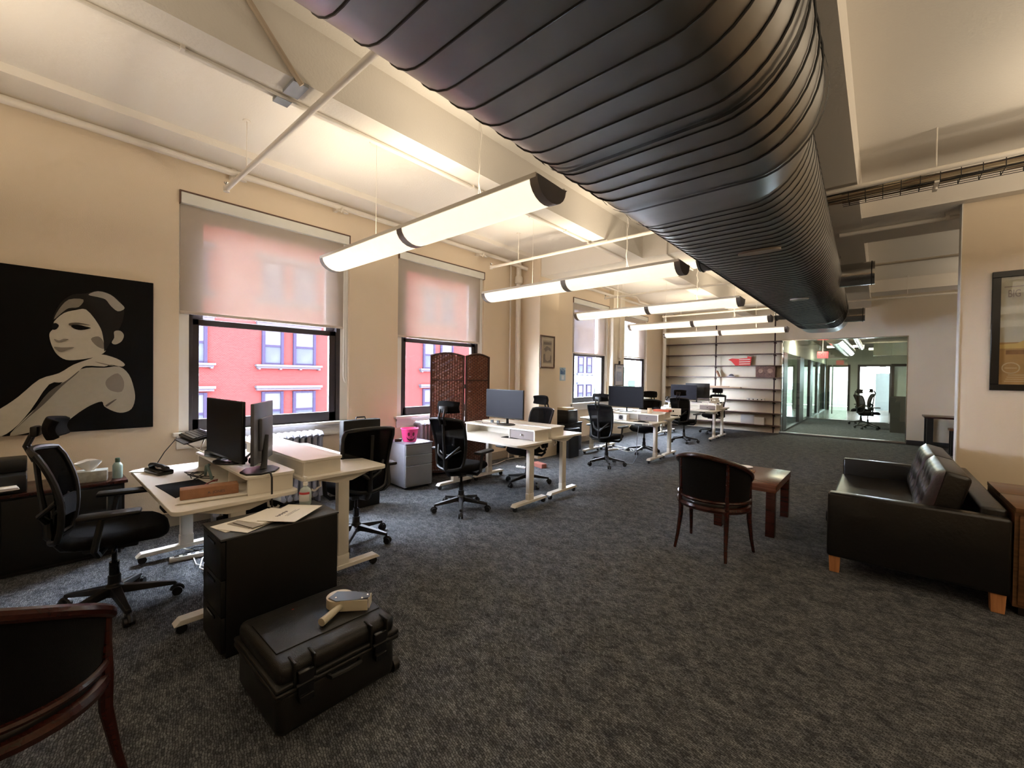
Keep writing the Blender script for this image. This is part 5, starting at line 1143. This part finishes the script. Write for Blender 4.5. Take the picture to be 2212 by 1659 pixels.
t = thing('desk_phone', 'grey desk telephone on the window end of the farthest desk pair', 'telephone', (-4.15, 10.92, .8505), R(10)); obj('body', MB()._add([(-.10,-.09,0),(.10,-.09,0),(.10,.09,0),(-.10,.09,0),(-.10,-.09,.03),(.10,-.09,.03),(.10,.09,.10),(-.10,.09,.10)], [(3,2,1,0),(4,5,6,7),(0,1,5,4),(1,2,6,5),(2,3,7,6),(3,0,4,7)]), mat('phone_grey', (.22, .22, .25), .4), t, bev=.006); obj('handset', MB().tube([(-.07, -.07, .07), (-.07, 0, .10), (-.07, .08, .13)], [.024, .014, .024], 10), M_BLK, t)
for i, (x, y, z, w, l, a, lab) in enumerate(((-3.98, 7.42, .8355, .20, .28, 10, 'papers beside the monitor stand on the third desk riser'), (-3.38, 7.44, .8355, .16, .2, -8, 'small papers in front of the mug on the third desk riser'), (-3.5, 10.60, .7205, .22, .3, 15, 'papers on the near desk of the farthest pair'))):
    t = thing('paper_stack', lab, 'papers', (x, y, z), R(a))
    for k in range(3): obj('sheet', MB().box(-w/2+.004*k, w/2+.003*k, -l/2, l/2-.006*k, .0004+.004*k, .0038+.004*k), M_PAPER, t)
for x, y, z, w, d, lab in ((-3.35, 3.84, .7445, .13, .08, 'dark cloth pouch inside the riser by the woven screen'), (-3.17, 7.06, .7055, .13, .07, 'black mouse mat in front of the drawer on the third desk')):
    t = thing('desk_mat', lab, 'desk mat', (x, y-.02 if z < .72 else y-.02, z), R(6)); obj('mat', MB().prism([(-w, -d), (w*.7, -d*.9), (w, 0), (w*.8, d*.8), (-w*.3, d), (-w, d*.4)], 0, .004, 'z'), M_FAB, t)
    obj('fold', MB().surf(lambda u, v: (-w*.6+w*1.2*u, -d*.5+d*v, .005+.022*math.sin(u*PI)*math.sin(v*PI)+.004*math.sin(9*u)), 10, 6), M_FAB, t)
t = thing('cable', 'thin black charging cable lying over the riser by the woven screen', 'cable', (-3.95, 3.86, .8745)); obj('cord', MB().tube([(-.12+.03*k, .05*math.sin(k*.7), .004) for k in range(16)], .003, 6), M_BLK, t)
for i, x in enumerate((-3.86, -3.75)):
    t = thing('power_adapter', ('left', 'right')[i]+' small black charger on the riser left of the monitor by the woven screen', 'charger', (x, 3.98, .8745)); obj('body', MB().prism([(-.02, -.02), (.02, -.02), (.0, .02)], 0, .035, 'z'), M_BLK, t)
# window side of the third pair
t = thing('low_cabinet', 'dark low cabinet with brass-like edge left of the third desk pair', 'cabinet', (-4.78, 6.86, 0))
obj('body', MB().rbox(-.30, .24, -.24, .40, .02, .56, .004), M_PED, t); obj('top', MB().rbox(-.31, .25, -.25, .41, .56, .585, .003), M_BLK2, t); d = obj('drawer', MB().rbox(-.28, .22, -.252, -.241, .33, .54, .003), mat('olive_front', (.10, .09, .055), .4), t); obj('handle', MB().box(-.22, .16, -.258, -.252, .49, .50), mat('brass_edge', (.45, .36, .2), .3, metal=.8), d)
t = thing('printer', 'small black printer on the dark cabinet at the third window', 'printer', (-4.72, 6.98, .5855)); obj('body', MB().rbox(-.18, .15, -.17, .17, 0, .24, .012), M_BLK, t); obj('slot', MB().box(-.12, .10, -.175, -.169, .14, .15), M_SEAM, t)
t = thing('paper_tray', 'cream carton lying on top of the small black printer', 'box', (-4.74, 6.98, .826)); obj('carton', MB().rbox(-.12, .12, -.13, .12, 0, .05, .003), mat('carton_cream', (.72, .62, .45), .7), t)
t = thing('storage_bin', 'tall dark storage bin between the cabinet and the third desk pair', 'bin', (-4.36, 6.56, 0)); obj('bin', MB().prism(rrect(.22, .34, .03), 0, .52, 'z'), M_BLK, t); obj('rim', MB().prism(rrect(.24, .36, .03), .50, .53, 'z'), M_BLK2, t)
t = thing('white_bag', 'crumpled white plastic bag on the dark cabinet below the third window', 'bag', (-4.665, 7.235, .5855)); obj('bag', MB().surf(lambda u, v: ((.10-.05*v+.012*math.sin(5*u*2*PI))*math.cos(u*2*PI)*.6, (.10-.06*v+.012*math.sin(4*u*2*PI+1))*math.sin(u*2*PI)*.3, .22*v+.01*math.sin(3*u*2*PI)), 24, 6), mat('bag_white', (.72, .72, .78), .35), t, ang=80)
# cables and power strips on the carpet
for i, (x, y, lab) in enumerate(((-4.0, 1.05, 'tangle of pale and black cables on the carpet under the nearest desk'), (-4.62, 5.35, 'white cable running along the wall under the second desk pair'), (-4.15, 8.0, 'cable bundle on the bright carpet under the third desk pair'))):
    t = thing('cable', lab, 'cable', (x, y, 0)); rn = random.Random(i+20)
    for k in range(5 if i != 1 else 2):
        ph = rn.uniform(0, 6); s = rn.uniform(.2, .4) if i != 1 else .5
        if i == 1: pts = [(-.30+.02*k, -.6+j*.09, .007) for j in range(15)]; pts = [(a+.06*math.sin(j*.5+k), b, c) for j, (a, b, c) in enumerate(pts)]
        else: pts = [(s*math.sin(j*.55+ph)+.1*math.sin(j*.2), s*.6*math.cos(j*.7+ph*2), .006+.012*abs(math.sin(j*.8+ph))) for j in range(22)]
        obj('cord', MB().tube(pts, .0045, 6), M_TRIM if (k+i) % 2 else M_BLK, t)
for i, (x, y, a, lab) in enumerate(((-4.15, .85, 80, 'white power strip on the carpet under the nearest desk'), (-4.3, 5.18, 8, 'white power strip on the carpet behind the second desk pair'), (-4.1, 7.75, 70, 'white power strip on the carpet under the third desk pair'))):
    t = thing('power_strip', lab, 'power strip', (x, y, 0), R(a)); obj('body', MB().rbox(-.15, .15, -.025, .025, .001, .035, .006), M_TRIM, t)
    for k in range(5): obj('socket', MB().box(-.12+k*.052, -.09+k*.052, -.012, .012, .035, .0365), M_BLK, t)
t = thing('brick_box', 'small reddish box on the carpet under the second desk pair', 'box', (-4.20, 5.45, 0), R(-15)); obj('box', MB().rbox(-.12, .12, -.05, .05, 0, .07, .003), mat('box_rust', (.34, .12, .09), .7), t)
t = thing('cable', 'pale cable trailing from the third desk down to the carpet', 'cable', (-3.2, 7.0, 0)); obj('cord', MB().tube([(0, 0, .68), (.02, -.12, .40), (.05, -.18, .12), (.0, -.22, .01), (-.15, -.3, .006), (-.3, -.2, .006)], .004, 6), mat('cable_blue_grey', (.35, .38, .48), .5), t)
